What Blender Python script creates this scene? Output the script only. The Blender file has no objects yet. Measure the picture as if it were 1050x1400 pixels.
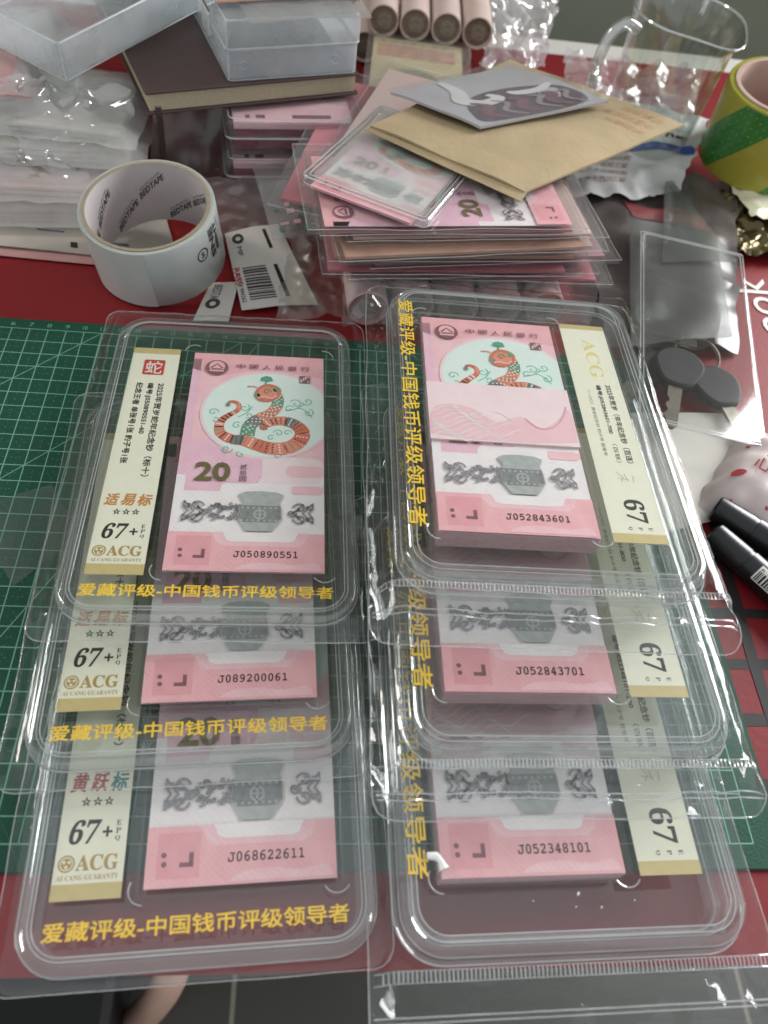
import bpy, math, random
from mathutils import Vector, Matrix, noise
random.seed(7)
rnd = random.random
sc = bpy.context.scene
COL = sc.collection
CM = 0.01
rad = math.radians

# ------------------------------------------------------------------ camera, world, lamps, exposure
cd = bpy.data.cameras.new('camera')
cd.sensor_fit = 'HORIZONTAL'; cd.sensor_width = 36.0; cd.lens = 36.0 * 1072.27 / 1050.0
cd.clip_start = 0.01; cd.clip_end = 50
cam = bpy.data.objects.new('camera', cd); COL.objects.link(cam)
cam.matrix_world = Matrix.Translation((0.1701, -0.3551, 0.3232)) @ (
    Matrix.Rotation(rad(-9.95), 4, 'Z') @ Matrix.Rotation(rad(36.6), 4, 'X') @ Matrix.Rotation(rad(10.49), 4, 'Z'))
cd.dof.use_dof = True; cd.dof.focus_distance = 0.385; cd.dof.aperture_fstop = 12.0
sc.camera = cam

w = bpy.data.worlds.new('World'); sc.world = w; w.use_nodes = True
bg = w.node_tree.nodes['Background']
bg.inputs[0].default_value = (0.93, 0.97, 1.0, 1); bg.inputs[1].default_value = 0.52

def area(name, loc, target, sx, sy, power, color):
    l = bpy.data.lights.new(name, 'AREA'); l.shape = 'RECTANGLE'; l.size = sx; l.size_y = sy
    l.energy = power; l.color = color
    o = bpy.data.objects.new(name, l); COL.objects.link(o); o.location = loc
    o.rotation_euler = (Vector(target) - Vector(loc)).to_track_quat('-Z', 'Y').to_euler()
    return o
area('window_light', (1.85, 0.95, 0.85), (0.3, -0.05, 0.0), 1.0, 1.3, 62.0, (0.98, 0.99, 1.0))
area('room_light', (-1.5, 0.7, 1.5), (0.2, 0.0, 0.0), 0.7, 0.7, 20.0, (1.0, 0.95, 0.88))

sc.view_settings.view_transform = 'Standard'; sc.view_settings.look = 'None'
sc.view_settings.gamma = 1.0; sc.view_settings.exposure = 0.5; sc.view_settings.use_curve_mapping = False
sc.render.engine = 'CYCLES'
cy = sc.cycles
cy.max_bounces = 5; cy.diffuse_bounces = 2; cy.glossy_bounces = 2; cy.transmission_bounces = 2
cy.use_adaptive_sampling = True; cy.adaptive_threshold = 0.03
cy.transparent_max_bounces = 64; cy.caustics_reflective = False; cy.caustics_refractive = False
cy.use_denoising = True; cy.sample_clamp_indirect = 6.0

# ------------------------------------------------------------------ materials
def S(r, g, b):
    f = lambda c: (c/12.92 if c <= 0.04045 else ((c+0.055)/1.055)**2.4)
    return (f(r/255), f(g/255), f(b/255), 1)
MATS = {}
def _new(name):
    m = bpy.data.materials.new(name); m.use_nodes = True
    return m, m.node_tree.nodes, m.node_tree.links
def mat(name, col, rough=0.6, var=0.10, scale=60.0, bump=0.0, bscale=None, metal=0.0, spec=0.4, col2=None, detail=4.0, wave=0.0):
    """plain procedural material: base colour with a noise mottle and optional fine relief"""
    if name in MATS: return MATS[name]
    m, n, l = _new(name); p = n['Principled BSDF']
    p.inputs['Roughness'].default_value = rough; p.inputs['Metallic'].default_value = metal
    p.inputs['Specular IOR Level'].default_value = spec
    tc = n.new('ShaderNodeTexCoord'); nz = n.new('ShaderNodeTexNoise')
    nz.inputs['Scale'].default_value = scale; nz.inputs['Detail'].default_value = detail
    l.new(tc.outputs['Object'], nz.inputs['Vector'])
    mx = n.new('ShaderNodeMix'); mx.data_type = 'RGBA'
    c2 = col2 or tuple(list(max(0, c*(1-2*var)) for c in col[:3]) + [1])
    c1 = col if col2 else tuple(list(min(1, c*(1+var)) for c in col[:3]) + [1])
    mx.inputs[6].default_value = c1; mx.inputs[7].default_value = c2
    if wave:
        wv = n.new('ShaderNodeTexWave'); wv.bands_direction = 'DIAGONAL'; wv.inputs['Scale'].default_value = wave*1.8; wv.inputs['Distortion'].default_value = 9.0
        wv.inputs['Detail'].default_value = 2.0; wv.inputs['Detail Scale'].default_value = 0.25
        l.new(tc.outputs['Object'], wv.inputs['Vector'])
        ad = n.new('ShaderNodeMix'); ad.data_type = 'FLOAT'; ad.inputs[0].default_value = 0.16
        l.new(nz.outputs['Fac'], ad.inputs[2]); l.new(wv.outputs['Fac'], ad.inputs[3]); l.new(ad.outputs[0], mx.inputs[0])
    else: l.new(nz.outputs['Fac'], mx.inputs[0])
    l.new(mx.outputs[2], p.inputs['Base Color'])
    if bump:
        b = n.new('ShaderNodeBump'); b.inputs['Strength'].default_value = bump; b.inputs['Distance'].default_value = 0.001
        nb = n.new('ShaderNodeTexNoise'); nb.inputs['Scale'].default_value = bscale or scale*4; nb.inputs['Detail'].default_value = 3
        l.new(tc.outputs['Object'], nb.inputs['Vector']); l.new(nb.outputs['Fac'], b.inputs['Height']); l.new(b.outputs[0], p.inputs['Normal'])
    MATS[name] = m
    return m
def plastic(name, tint=(1, 1, 1), veil=0.0, veilcol=(0.8, 0.82, 0.82), rough=0.06, f0=0.05, bump=0.0, bscale=40.0, gain=0.95):
    """thin clear plastic: see-through sheet with a Fresnel reflection, optional milky haze"""
    if name in MATS: return MATS[name]
    m, n, l = _new(name); n.remove(n['Principled BSDF']); out = n['Material Output']
    tr = n.new('ShaderNodeBsdfTransparent'); tr.inputs[0].default_value = (*tint, 1)
    gl = n.new('ShaderNodeBsdfGlossy'); gl.inputs['Roughness'].default_value = rough; gl.inputs[0].default_value = (1, 1, 1, 1)
    lw = n.new('ShaderNodeLayerWeight'); lw.inputs[0].default_value = 0.5
    pw = n.new('ShaderNodeMath'); pw.operation = 'POWER'; pw.inputs[1].default_value = 5
    l.new(lw.outputs['Facing'], pw.inputs[0])
    ma = n.new('ShaderNodeMath'); ma.operation = 'MULTIPLY_ADD'; ma.inputs[1].default_value = gain - f0; ma.inputs[2].default_value = f0
    ma.use_clamp = True
    l.new(pw.outputs[0], ma.inputs[0])
    mx = n.new('ShaderNodeMixShader'); l.new(ma.outputs[0], mx.inputs[0])
    base = tr
    if veil:
        df = n.new('ShaderNodeBsdfDiffuse'); df.inputs[0].default_value = (*veilcol, 1)
        tl = n.new('ShaderNodeBsdfTranslucent'); tl.inputs[0].default_value = (*veilcol, 1)
        md = n.new('ShaderNodeMixShader'); md.inputs[0].default_value = 0.5
        l.new(df.outputs[0], md.inputs[1]); l.new(tl.outputs[0], md.inputs[2])
        mv = n.new('ShaderNodeMixShader')
        tc0 = n.new('ShaderNodeTexCoord'); nv = n.new('ShaderNodeTexNoise'); nv.inputs['Scale'].default_value = 25; nv.inputs['Detail'].default_value = 3
        l.new(tc0.outputs['Object'], nv.inputs['Vector'])
        mr = n.new('ShaderNodeMapRange'); mr.inputs[1].default_value = 0.3; mr.inputs[2].default_value = 0.7
        mr.inputs[3].default_value = veil*0.6; mr.inputs[4].default_value = min(1, veil*1.4)
        l.new(nv.outputs['Fac'], mr.inputs[0]); l.new(mr.outputs[0], mv.inputs[0])
        l.new(tr.outputs[0], mv.inputs[1]); l.new(md.outputs[0], mv.inputs[2]); base = mv
    l.new(base.outputs[0], mx.inputs[1]); l.new(gl.outputs[0], mx.inputs[2])
    l.new(mx.outputs[0], out.inputs[0])
    if bump:
        b = n.new('ShaderNodeBump'); b.inputs['Strength'].default_value = bump; b.inputs['Distance'].default_value = 0.002
        tc = n.new('ShaderNodeTexCoord'); nb = n.new('ShaderNodeTexNoise'); nb.inputs['Scale'].default_value = bscale; nb.inputs['Detail'].default_value = 2
        l.new(tc.outputs['Object'], nb.inputs['Vector']); l.new(nb.outputs['Fac'], b.inputs['Height'])
        l.new(b.outputs[0], gl.inputs['Normal'])
    MATS[name] = m
    return m

CLEAR = plastic('clear_acrylic', tint=(0.97, 0.98, 0.975), rough=0.03, f0=0.044)
RIM = plastic('acrylic_rim', tint=(0.90, 0.915, 0.91), veil=0.06, rough=0.03, f0=0.12)
GLINT = plastic('glint_bead', veil=0.5, rough=0.1, f0=0.2, veilcol=(0.9, 0.92, 0.92))  # milky white stands in for specular highlights along ridges and edges
FILM = plastic('bag_film', tint=(0.98, 0.985, 0.985), rough=0.03, f0=0.044, bump=0.32, bscale=38)
FILMW = plastic('bag_film_wrinkled', tint=(0.97, 0.975, 0.975), veil=0.03, rough=0.08, f0=0.07, bump=0.35, bscale=70)
SEAM = plastic('bag_seam', veil=0.32, rough=0.12, f0=0.18)
FROST = plastic('frosted_polypropylene', tint=(0.95, 0.97, 0.98), veil=0.30, rough=0.25, f0=0.06, veilcol=(0.84, 0.88, 0.90))
FROSTE = plastic('frosted_edge', veil=0.42, rough=0.25, f0=0.08, veilcol=(0.86, 0.9, 0.92))
SLEEVE = plastic('cloudy_sleeve', tint=(0.97, 0.97, 0.97), veil=0.20, rough=0.15, f0=0.07, veilcol=(0.80, 0.79, 0.77), bump=0.2, bscale=50)
CLOUD = plastic('milky_sleeve', tint=(0.97, 0.97, 0.97), veil=0.42, rough=0.2, f0=0.07, veilcol=(0.82, 0.80, 0.77), bump=0.3, bscale=40)
GLASS = plastic('mug_glass', tint=(0.92, 0.935, 0.925), rough=0.01, f0=0.08)
GLASSR = plastic('mug_glass_edge', tint=(0.85, 0.88, 0.86), veil=0.25, rough=0.02, f0=0.25)

# ------------------------------------------------------------------ mesh helpers (all sizes in centimetres)
class MB:
    def __init__(s): s.v = []; s.f = []; s.m = []; s.s = []
    def add(s, vs, fs, mi=0, smooth=False):
        o = len(s.v); s.v += [tuple(p) for p in vs]
        for f in fs:
            s.f.append([o+i for i in f]); s.m.append(mi); s.s.append(smooth)
    def flat(s, pts, z, mi=0): s.add([(p[0], p[1], z) for p in pts], [list(range(len(pts)))], mi)
    def rect(s, x0, y0, x1, y1, z, mi=0): s.flat([(x0, y0), (x1, y0), (x1, y1), (x0, y1)], z, mi)
    def rrect(s, x0, y0, x1, y1, r, z, mi=0, n=5): s.flat(rr(x0, y0, x1, y1, r, n), z, mi)
    def disc(s, cx, cyy, r, z, mi=0, n=28, ry=None):
        s.flat([(cx+r*math.cos(t*2*math.pi/n), cyy+(ry or r)*math.sin(t*2*math.pi/n)) for t in range(n)], z, mi)
    def ring(s, cx, cyy, r0, r1, z, mi=0, n=28):
        vs = []; fs = []
        for i in range(n):
            a = 2*math.pi*i/n; vs += [(cx+r0*math.cos(a), cyy+r0*math.sin(a), z), (cx+r1*math.cos(a), cyy+r1*math.sin(a), z)]
            j = (i+1) % n; fs.append([2*i, 2*i+1, 2*j+1, 2*j])
        s.add(vs, fs, mi)
    def stroke(s, pts, wd, z, mi=0, closed=False):
        """flat ribbon along a 2-D polyline; wd is a number or a list"""
        n = len(pts); vs = []; fs = []
        for i, p in enumerate(pts):
            a = pts[i-1] if (i > 0 or closed) else p; b = pts[(i+1) % n] if (i < n-1 or closed) else p
            dx, dy = b[0]-a[0], b[1]-a[1]; L = math.hypot(dx, dy) or 1
            h = (wd[i] if isinstance(wd, (list, tuple)) else wd)/2
            vs += [(p[0]-dy/L*h, p[1]+dx/L*h, z), (p[0]+dy/L*h, p[1]-dx/L*h, z)]
        for i in range(n if closed else n-1):
            j = (i+1) % n; fs.append([2*i, 2*i+1, 2*j+1, 2*j])
        s.add(vs, fs, mi)
    def box(s, x0, y0, z0, x1, y1, z1, mi=0, bev=0.0):
        if bev:
            b = bev
            o = len(s.v)
            lo = rr(x0, y0, x1, y1, b*1.5, 3)
            li = rr(x0+b, y0+b, x1-b, y1-b, b*0.9, 3)
            n = len(lo); vs = [(p[0], p[1], z0) for p in li]+[(p[0], p[1], z0+b) for p in lo]+[(p[0], p[1], z1-b) for p in lo]+[(p[0], p[1], z1) for p in li]
            fs = [list(range(n))[::-1], [3*n+i for i in range(n)]]
            for k in range(3):
                for i in range(n): j = (i+1) % n; fs.append([k*n+i, k*n+j, (k+1)*n+j, (k+1)*n+i])
            s.add(vs, fs, mi); return
        s.add([(x0,y0,z0),(x1,y0,z0),(x1,y1,z0),(x0,y1,z0),(x0,y0,z1),(x1,y0,z1),(x1,y1,z1),(x0,y1,z1)],
              [(0,3,2,1),(4,5,6,7),(0,1,5,4),(1,2,6,5),(2,3,7,6),(3,0,4,7)], mi)
    def tube(s, pts, r, mi=0, n=6, closed=False):
        pts = [Vector(p) for p in pts]; N = len(pts); vs = []; fs = []
        for i, p in enumerate(pts):
            a = pts[i-1] if (i > 0 or closed) else p; b = pts[(i+1) % N] if (i < N-1 or closed) else p
            d = (b-a).normalized() if (b-a).length else Vector((1, 0, 0))
            u = d.cross(Vector((0, 0, 1)));  u = u.normalized() if u.length > 1e-4 else Vector((1, 0, 0))
            q = d.cross(u)
            rr_ = r[i] if isinstance(r, (list, tuple)) else r
            for k in range(n):
                t = 2*math.pi*k/n; vs.append(p+u*rr_*math.cos(t)+q*rr_*math.sin(t))
        for i in range(N if closed else N-1):
            j = (i+1) % N
            for k in range(n):
                k2 = (k+1) % n; fs.append([i*n+k, i*n+k2, j*n+k2, j*n+k])
        if not closed: fs += [list(range(n)), [(N-1)*n+k for k in range(n)][::-1]]
        s.add(vs, fs, mi, True)
    def lathe(s, prof, n=48, mi=0, cx=0, cyy=0, smooth=True, closed=False):
        vs = []; fs = []; P = len(prof)
        for i in range(n):
            a = 2*math.pi*i/n
            for r, z in prof: vs.append((cx+r*math.cos(a), cyy+r*math.sin(a), z))
        for i in range(n):
            j = (i+1) % n
            for k in range(P if closed else P-1):
                k2 = (k+1) % P; fs.append([i*P+k, j*P+k, j*P+k2, i*P+k2])
        s.add(vs, fs, mi, smooth)
    def sweep(s, x0, y0, x1, y1, r, prof, mi=0, cap0=None, cap1=None, n=8):
        """profile of (inset, z) carried round a rounded rectangle"""
        rings = []
        for d, z in prof:
            rings.append([(p[0], p[1], z) for p in rr(x0+d, y0+d, x1-d, y1-d, max(r-d, 0.15), n)])
        N = len(rings[0]); vs = [p for R_ in rings for p in R_]; fs = []
        for k in range(len(rings)-1):
            for i in range(N): j = (i+1) % N; fs.append([k*N+i, k*N+j, (k+1)*N+j, (k+1)*N+i])
        s.add(vs, fs, mi, True)
        if cap0 is not None: s.add(rings[0], [list(range(N))[::-1]], cap0)
        if cap1 is not None: s.add(rings[-1], [list(range(N))], cap1)
    def grid(s, nx, ny, fn, mi=0, smooth=True):
        vs = [fn(i/nx, j/ny) for j in range(ny+1) for i in range(nx+1)]
        fs = [[j*(nx+1)+i, j*(nx+1)+i+1, (j+1)*(nx+1)+i+1, (j+1)*(nx+1)+i] for j in range(ny) for i in range(nx)]
        s.add(vs, fs, mi, smooth)
    def mesh(s, name, mats, sharp=True):
        me = bpy.data.meshes.new(name)
        me.from_pydata([(x*CM, y*CM, z*CM) for x, y, z in s.v], [], s.f)
        for m in mats: me.materials.append(m)
        me.polygons.foreach_set('material_index', s.m); me.polygons.foreach_set('use_smooth', s.s)
        me.update()
        if sharp and any(s.s):
            try: me.set_sharp_from_angle(angle=rad(38))
            except Exception: pass
        return me
    def build(s, name, mats, parent=None, loc=(0, 0, 0), rot=(0, 0, 0), sharp=True):
        return link(name, s.mesh(name, mats if isinstance(mats, (list, tuple)) else [mats], sharp), parent, loc, rot)
def link(name, me, parent=None, loc=(0, 0, 0), rot=(0, 0, 0)):
    o = bpy.data.objects.new(name, me); COL.objects.link(o)
    if parent: o.parent = parent
    o.location = tuple(c*CM for c in loc); o.rotation_euler = rot
    return o
def rr(x0, y0, x1, y1, r, n=6):
    pts = []
    for cx, cyy, a0 in ((x1-r, y0+r, -90), (x1-r, y1-r, 0), (x0+r, y1-r, 90), (x0+r, y0+r, 180)):
        for i in range(n+1):
            a = rad(a0+90*i/n); pts.append((cx+r*math.cos(a), cyy+r*math.sin(a)))
    return pts
def smooth_path(pts, k=6, closed=False):
    out = []; n = len(pts)
    for i in range(n if closed else n-1):
        p0 = Vector(pts[i-1] if (i > 0 or closed) else pts[0]); p1 = Vector(pts[i]); p2 = Vector(pts[(i+1) % n])
        p3 = Vector(pts[(i+2) % n] if (i+2 < n or closed) else pts[-1])
        for t in range(k):
            u = t/k
            out.append(0.5*((2*p1)+(p2-p0)*u+(2*p0-5*p1+4*p2-p3)*u*u+(3*p1-p0-3*p2+p3)*u**3))
    if not closed: out.append(Vector(pts[-1]))
    return out
def thing(name, label, cat, loc=(0, 0, 0), rot=(0, 0, 0), group=None):
    o = bpy.data.objects.new(name, None); COL.objects.link(o); o.empty_display_size = 0.01
    o.location = tuple(c*CM for c in loc); o.rotation_euler = rot
    return tag(o, label, cat, group)
def tag(o, label=None, cat=None, group=None, kind=None):
    if label: o['label'] = label
    if cat: o['category'] = cat
    if group: o['group'] = group
    if kind: o['kind'] = kind
    return o
def nz(x, y, z=0.0): return noise.noise(Vector((x, y, z)))

_TXT = {}
def glyphs(s, bold=0.0, shear=0.0, res=3):
    key = (s, bold, shear, res)
    if key in _TXT: return _TXT[key]
    cu = bpy.data.curves.new('t', 'FONT'); cu.body = s; cu.size = 1; cu.offset = bold; cu.shear = shear; cu.resolution_u = res
    o = bpy.data.objects.new('t', cu); COL.objects.link(o)
    bpy.context.view_layer.update()
    me = o.to_mesh()
    vs = [(v.co.x, v.co.y) for v in me.vertices]; fs = [list(p.vertices) for p in me.polygons]
    o.to_mesh_clear(); bpy.data.objects.remove(o); bpy.data.curves.remove(cu)
    _TXT[key] = (vs, fs); return vs, fs
def text(mb, s, x0, y0, x1, y1, z, mi=0, rot=0, bold=0.0, shear=0.0, fat=0.0, fn=None, res=3):
    """writing fitted into a box; rot is 0, 90 or -90; fn bends the flat writing onto a surface"""
    vs, fs = glyphs(s, bold, shear, res)
    if not vs: return
    if fat:                                             # heavier strokes: shifted copies a hair apart in height
        for i, (dx, dy) in enumerate(((fat, fat), (-fat, fat), (-fat, -fat), (fat, -fat), (0, fat), (0, -fat), (fat, 0), (-fat, 0))):
            text(mb, s, x0+dx, y0+dy, x1+dx, y1+dy, z+0.0006*(i+1), mi, rot, bold, shear, 0.0, fn, res)
    ax = min(p[0] for p in vs); bx = max(p[0] for p in vs); ay = min(p[1] for p in vs); by = max(p[1] for p in vs)
    out = []
    for px, py in vs:
        u = (px-ax)/(bx-ax or 1); v = (py-ay)/(by-ay or 1)
        if rot == -90: u, v = v, 1-u
        elif rot == 90: u, v = 1-v, u
        elif rot == 180: u, v = 1-u, 1-v
        q = (x0+u*(x1-x0), y0+v*(y1-y0), z)
        out.append(fn(*q) if fn else q)
    mb.add(out, fs, mi)
MONO = {**{str(i): chr(0x1D7F6+i) for i in range(10)}, **{chr(65+i): chr(0x1D670+i) for i in range(26)}}
SERF = {**{str(i): chr(0x1D7CE+i) for i in range(10)}, **{chr(65+i): chr(0x1D400+i) for i in range(26)}}
mono = lambda s: ''.join(MONO.get(c, c) for c in s)
serf = lambda s: ''.join(SERF.get(c, c) for c in s)

# ------------------------------------------------------------------ setting: floor, wall, table
m = MB(); m.rect(-150, -120, 250, 200, -72)
floor = tag(m.build('floor', mat('floor_tile', S(62, 62, 58), 0.35, 0.12, 6)), kind='structure')
m = MB()
for gx in (11.6, 71.6, -48.4): m.rect(gx-0.25, -120, gx+0.25, 200, -71.97)
for gy in (-70, -10, 50): m.rect(-150, gy-0.25, 250, gy+0.25, -71.96)
m.build('tile_joint', mat('grout', S(120, 116, 106), 0.8), floor)
m = MB(); m.box(-150, 64, -72, 104, 70, 220)
tag(m.build('wall', mat('wall_paint', S(126, 128, 112), 0.8, 0.05, 4, bump=0.05, bscale=300)), kind='structure')
m = MB(); m.box(-60, -31.2, -3.0, 90, 46.4, -0.25, 0, 0.25)
tag(m.build('table', mat('table_white_edge', S(205, 202, 196), 0.45, 0.05, 20)), kind='structure')

# red printed table mat
RED = mat('red_sheet', S(126, 24, 29), 0.55, 0.10, 9, bump=0.15, bscale=250, spec=0.3)
BLK = mat('black_print', S(34, 28, 28), 0.6, 0.05)
WHT = mat('white_print', S(225, 222, 215), 0.6, 0.04)
cloth = thing('tablecloth', 'red printed cover spread over the whole table top', 'tablecloth')
m = MB(); m.box(-60, -32.3, -0.24, 90, 42.6, -0.06); m.build('sheet', RED, cloth)
m = MB()
def brush(p, q, wd):
    pts = []; ws = []
    for i in range(13):
        t = i/12; pts.append((p[0]+(q[0]-p[0])*t+0.12*nz(t*4, p[0]), p[1]+(q[1]-p[1])*t+0.12*nz(t*4, p[1], 3))); ws.append(wd*(1+0.4*nz(t*5, p[1], 7)))
    m.stroke(pts, ws, brush.z); brush.z += 0.004
brush.z = -0.05
for p, q in (((37, -17.2), (50, -17.0)), ((37, -19.9), (50, -19.7)), ((36.5, -22.7), (50, -22.6)), ((36.5, -25.6), (50, -25.5)), ((36.5, -14.0), (52, -14.2)),
             ((39.0, -11.0), (38.4, -32)), ((42.0, -10.0), (41.4, -32)), ((45.2, -10), (44.6, -32))):
    brush(p, q, 0.55)
m.build('printed_lattice', BLK, cloth)
m = MB(); text(m, 'Cook', 0, 0, 1, 1, 0)
m.v = []; m.f = []; m.m = []; m.s = []
text(m, 'ook', 46.6, 4.2, 49.0, 10.2, -0.01, rot=90)
m.build('printed_word', WHT, cloth)

# green cutting mat
matt = thing('cutting_mat', 'green cutting mat with a pale centimetre grid under the stacked cases', 'cutting mat')
m = MB(); m.box(-9.2, -29.0, -0.05, 37.3, 0.85, 0.10, 0, 0.05)
m.build('mat_board', mat('mat_green', S(14, 70, 52), 0.6, 0.12, 14, bump=0.25, bscale=900, spec=0.3), matt)
m = MB(); zz = 0.105
for X in range(-8, 37): m.rect(X-0.028, -28.0, X+0.028, 0, zz, 0)
for Y in range(0, -29, -1): m.rect(-8, Y-0.028, 36, Y+0.028, zz+0.004, 0)
m.stroke([(-8, -13), (5, 0)], 0.05, zz+0.008); m.stroke([(-8, -21), (13, 0)], 0.05, zz+0.012); m.stroke([(0, -28), (14, 0)], 0.05, zz+0.016)
m.stroke([(36, -13), (23, 0)], 0.05, zz+0.008)
for k in range(-8, 37):
    text(m, str((k+6) % 46), k-0.13, 0.22, k+0.13, 0.52, zz)
m.build('printed_grid', mat('mat_line', S(108, 162, 138), 0.6, 0.1), matt)
m = MB()
for X in range(-8, 6):
    for j in range(0, 140):
        y = -j*0.2
        if j % 2: m.rect(X+0.485, y-0.2, X+0.515, y-0.08, zz, 0)
for j in range(0, 28):
    for i in range(0, 70):
        x = -8+i*0.2
        if i % 2: m.rect(x, -j-0.515, x+0.12, -j-0.485, zz+0.004, 0)
m.build('printed_dashes', mat('mat_dash', S(52, 122, 98), 0.6, 0.1), matt)['kind'] = 'stuff'

rs = random.Random(11)
m = MB()
for k in range(26):
    x, y, a, L = -1+7*rs.random(), -27*rs.random(), 6.28*rs.random(), .6+2.6*rs.random()
    m.stroke([(x, y), (x+L*.5*math.cos(a)+.05, y+L*.5*math.sin(a)), (x+L*math.cos(a), y+L*math.sin(a))], [.008, .022, .006], zz+.02+.0004*k)
m.build('knife_scratch', mat('mat_scratch', S(58, 112, 92), .7, .1), matt)['kind'] = 'stuff'

# ------------------------------------------------------------------ banknote print (70 x 145 mm, upright)
NP = dict(
    base=mat('note_base', S(240, 222, 222), 0.6, 0.06, 160, col2=S(232, 204, 210), detail=8), pink=mat('note_pink', S(245, 208, 210), 0.6, 0.09, 120, col2=S(226, 166, 176), detail=9, wave=130),
    rose=mat('note_rose', S(242, 192, 194), 0.6, 0.04, 120, col2=S(222, 150, 158), detail=9, wave=150), deep=mat('note_deep', S(234, 174, 178), 0.6, 0.06, 140, col2=S(214, 138, 146), detail=9, wave=180),
    white=mat('note_white', S(243, 238, 235), 0.6, 0.05, 120, col2=S(226, 212, 214), detail=8, wave=110), mint=mat('note_mint', S(226, 232, 226), 0.6, 0.04, 90, col2=S(206, 226, 216)),
    mauve=mat('note_mauve', S(240, 202, 212), 0.6, 0.05, 120, col2=S(218, 164, 186), detail=9, wave=120), brown=mat('note_brown', S(136, 92, 100), 0.6, 0.2, 500),
    ink=mat('note_ink', S(62, 34, 42), 0.6, 0.05), grey=mat('note_grey', S(152, 148, 152), 0.5, 0.25, 700),
    vase=mat('note_vase', S(190, 194, 190), 0.4, 0.15, 260, col2=S(150, 154, 152)), dvase=mat('note_vase_dark', S(158, 158, 156), 0.4, 0.25, 420, col2=S(104, 104, 106)),
    gold=mat('note_gold', S(112, 102, 66), 0.4, 0.15, 200), red=mat('snake_red', S(186, 66, 62), 0.6, 0.3, 1500, col2=S(222, 142, 112)),
    coral=mat('snake_coral', S(200, 84, 76), 0.6, 0.3, 1300, col2=S(234, 176, 142)), green=mat('snake_green', S(44, 128, 98), 0.6, 0.2, 1300, col2=S(120, 176, 150)),
    slate=mat('snake_slate', S(66, 84, 88), 0.6, 0.25, 1300, col2=S(140, 146, 140)), curl=mat('curl_green', S(130, 190, 168), 0.6, 0.1), pale=mat('band_pale', S(236, 208, 212), 0.6, 0.05, 120))
NK = list(NP.keys()); NM = [NP[k] for k in NK]
ni = {k: i for i, k in enumerate(NK)}
def spiral(cx, cyy, r0, turns, a0, sgn=1, n=18):
    return [(cx+r0*(1-0.85*i/n)*math.cos(a0+sgn*turns*2*math.pi*i/n), cyy+r0*(1-0.85*i/n)*math.sin(a0+sgn*turns*2*math.pi*i/n)) for i in range(n+1)]
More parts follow.
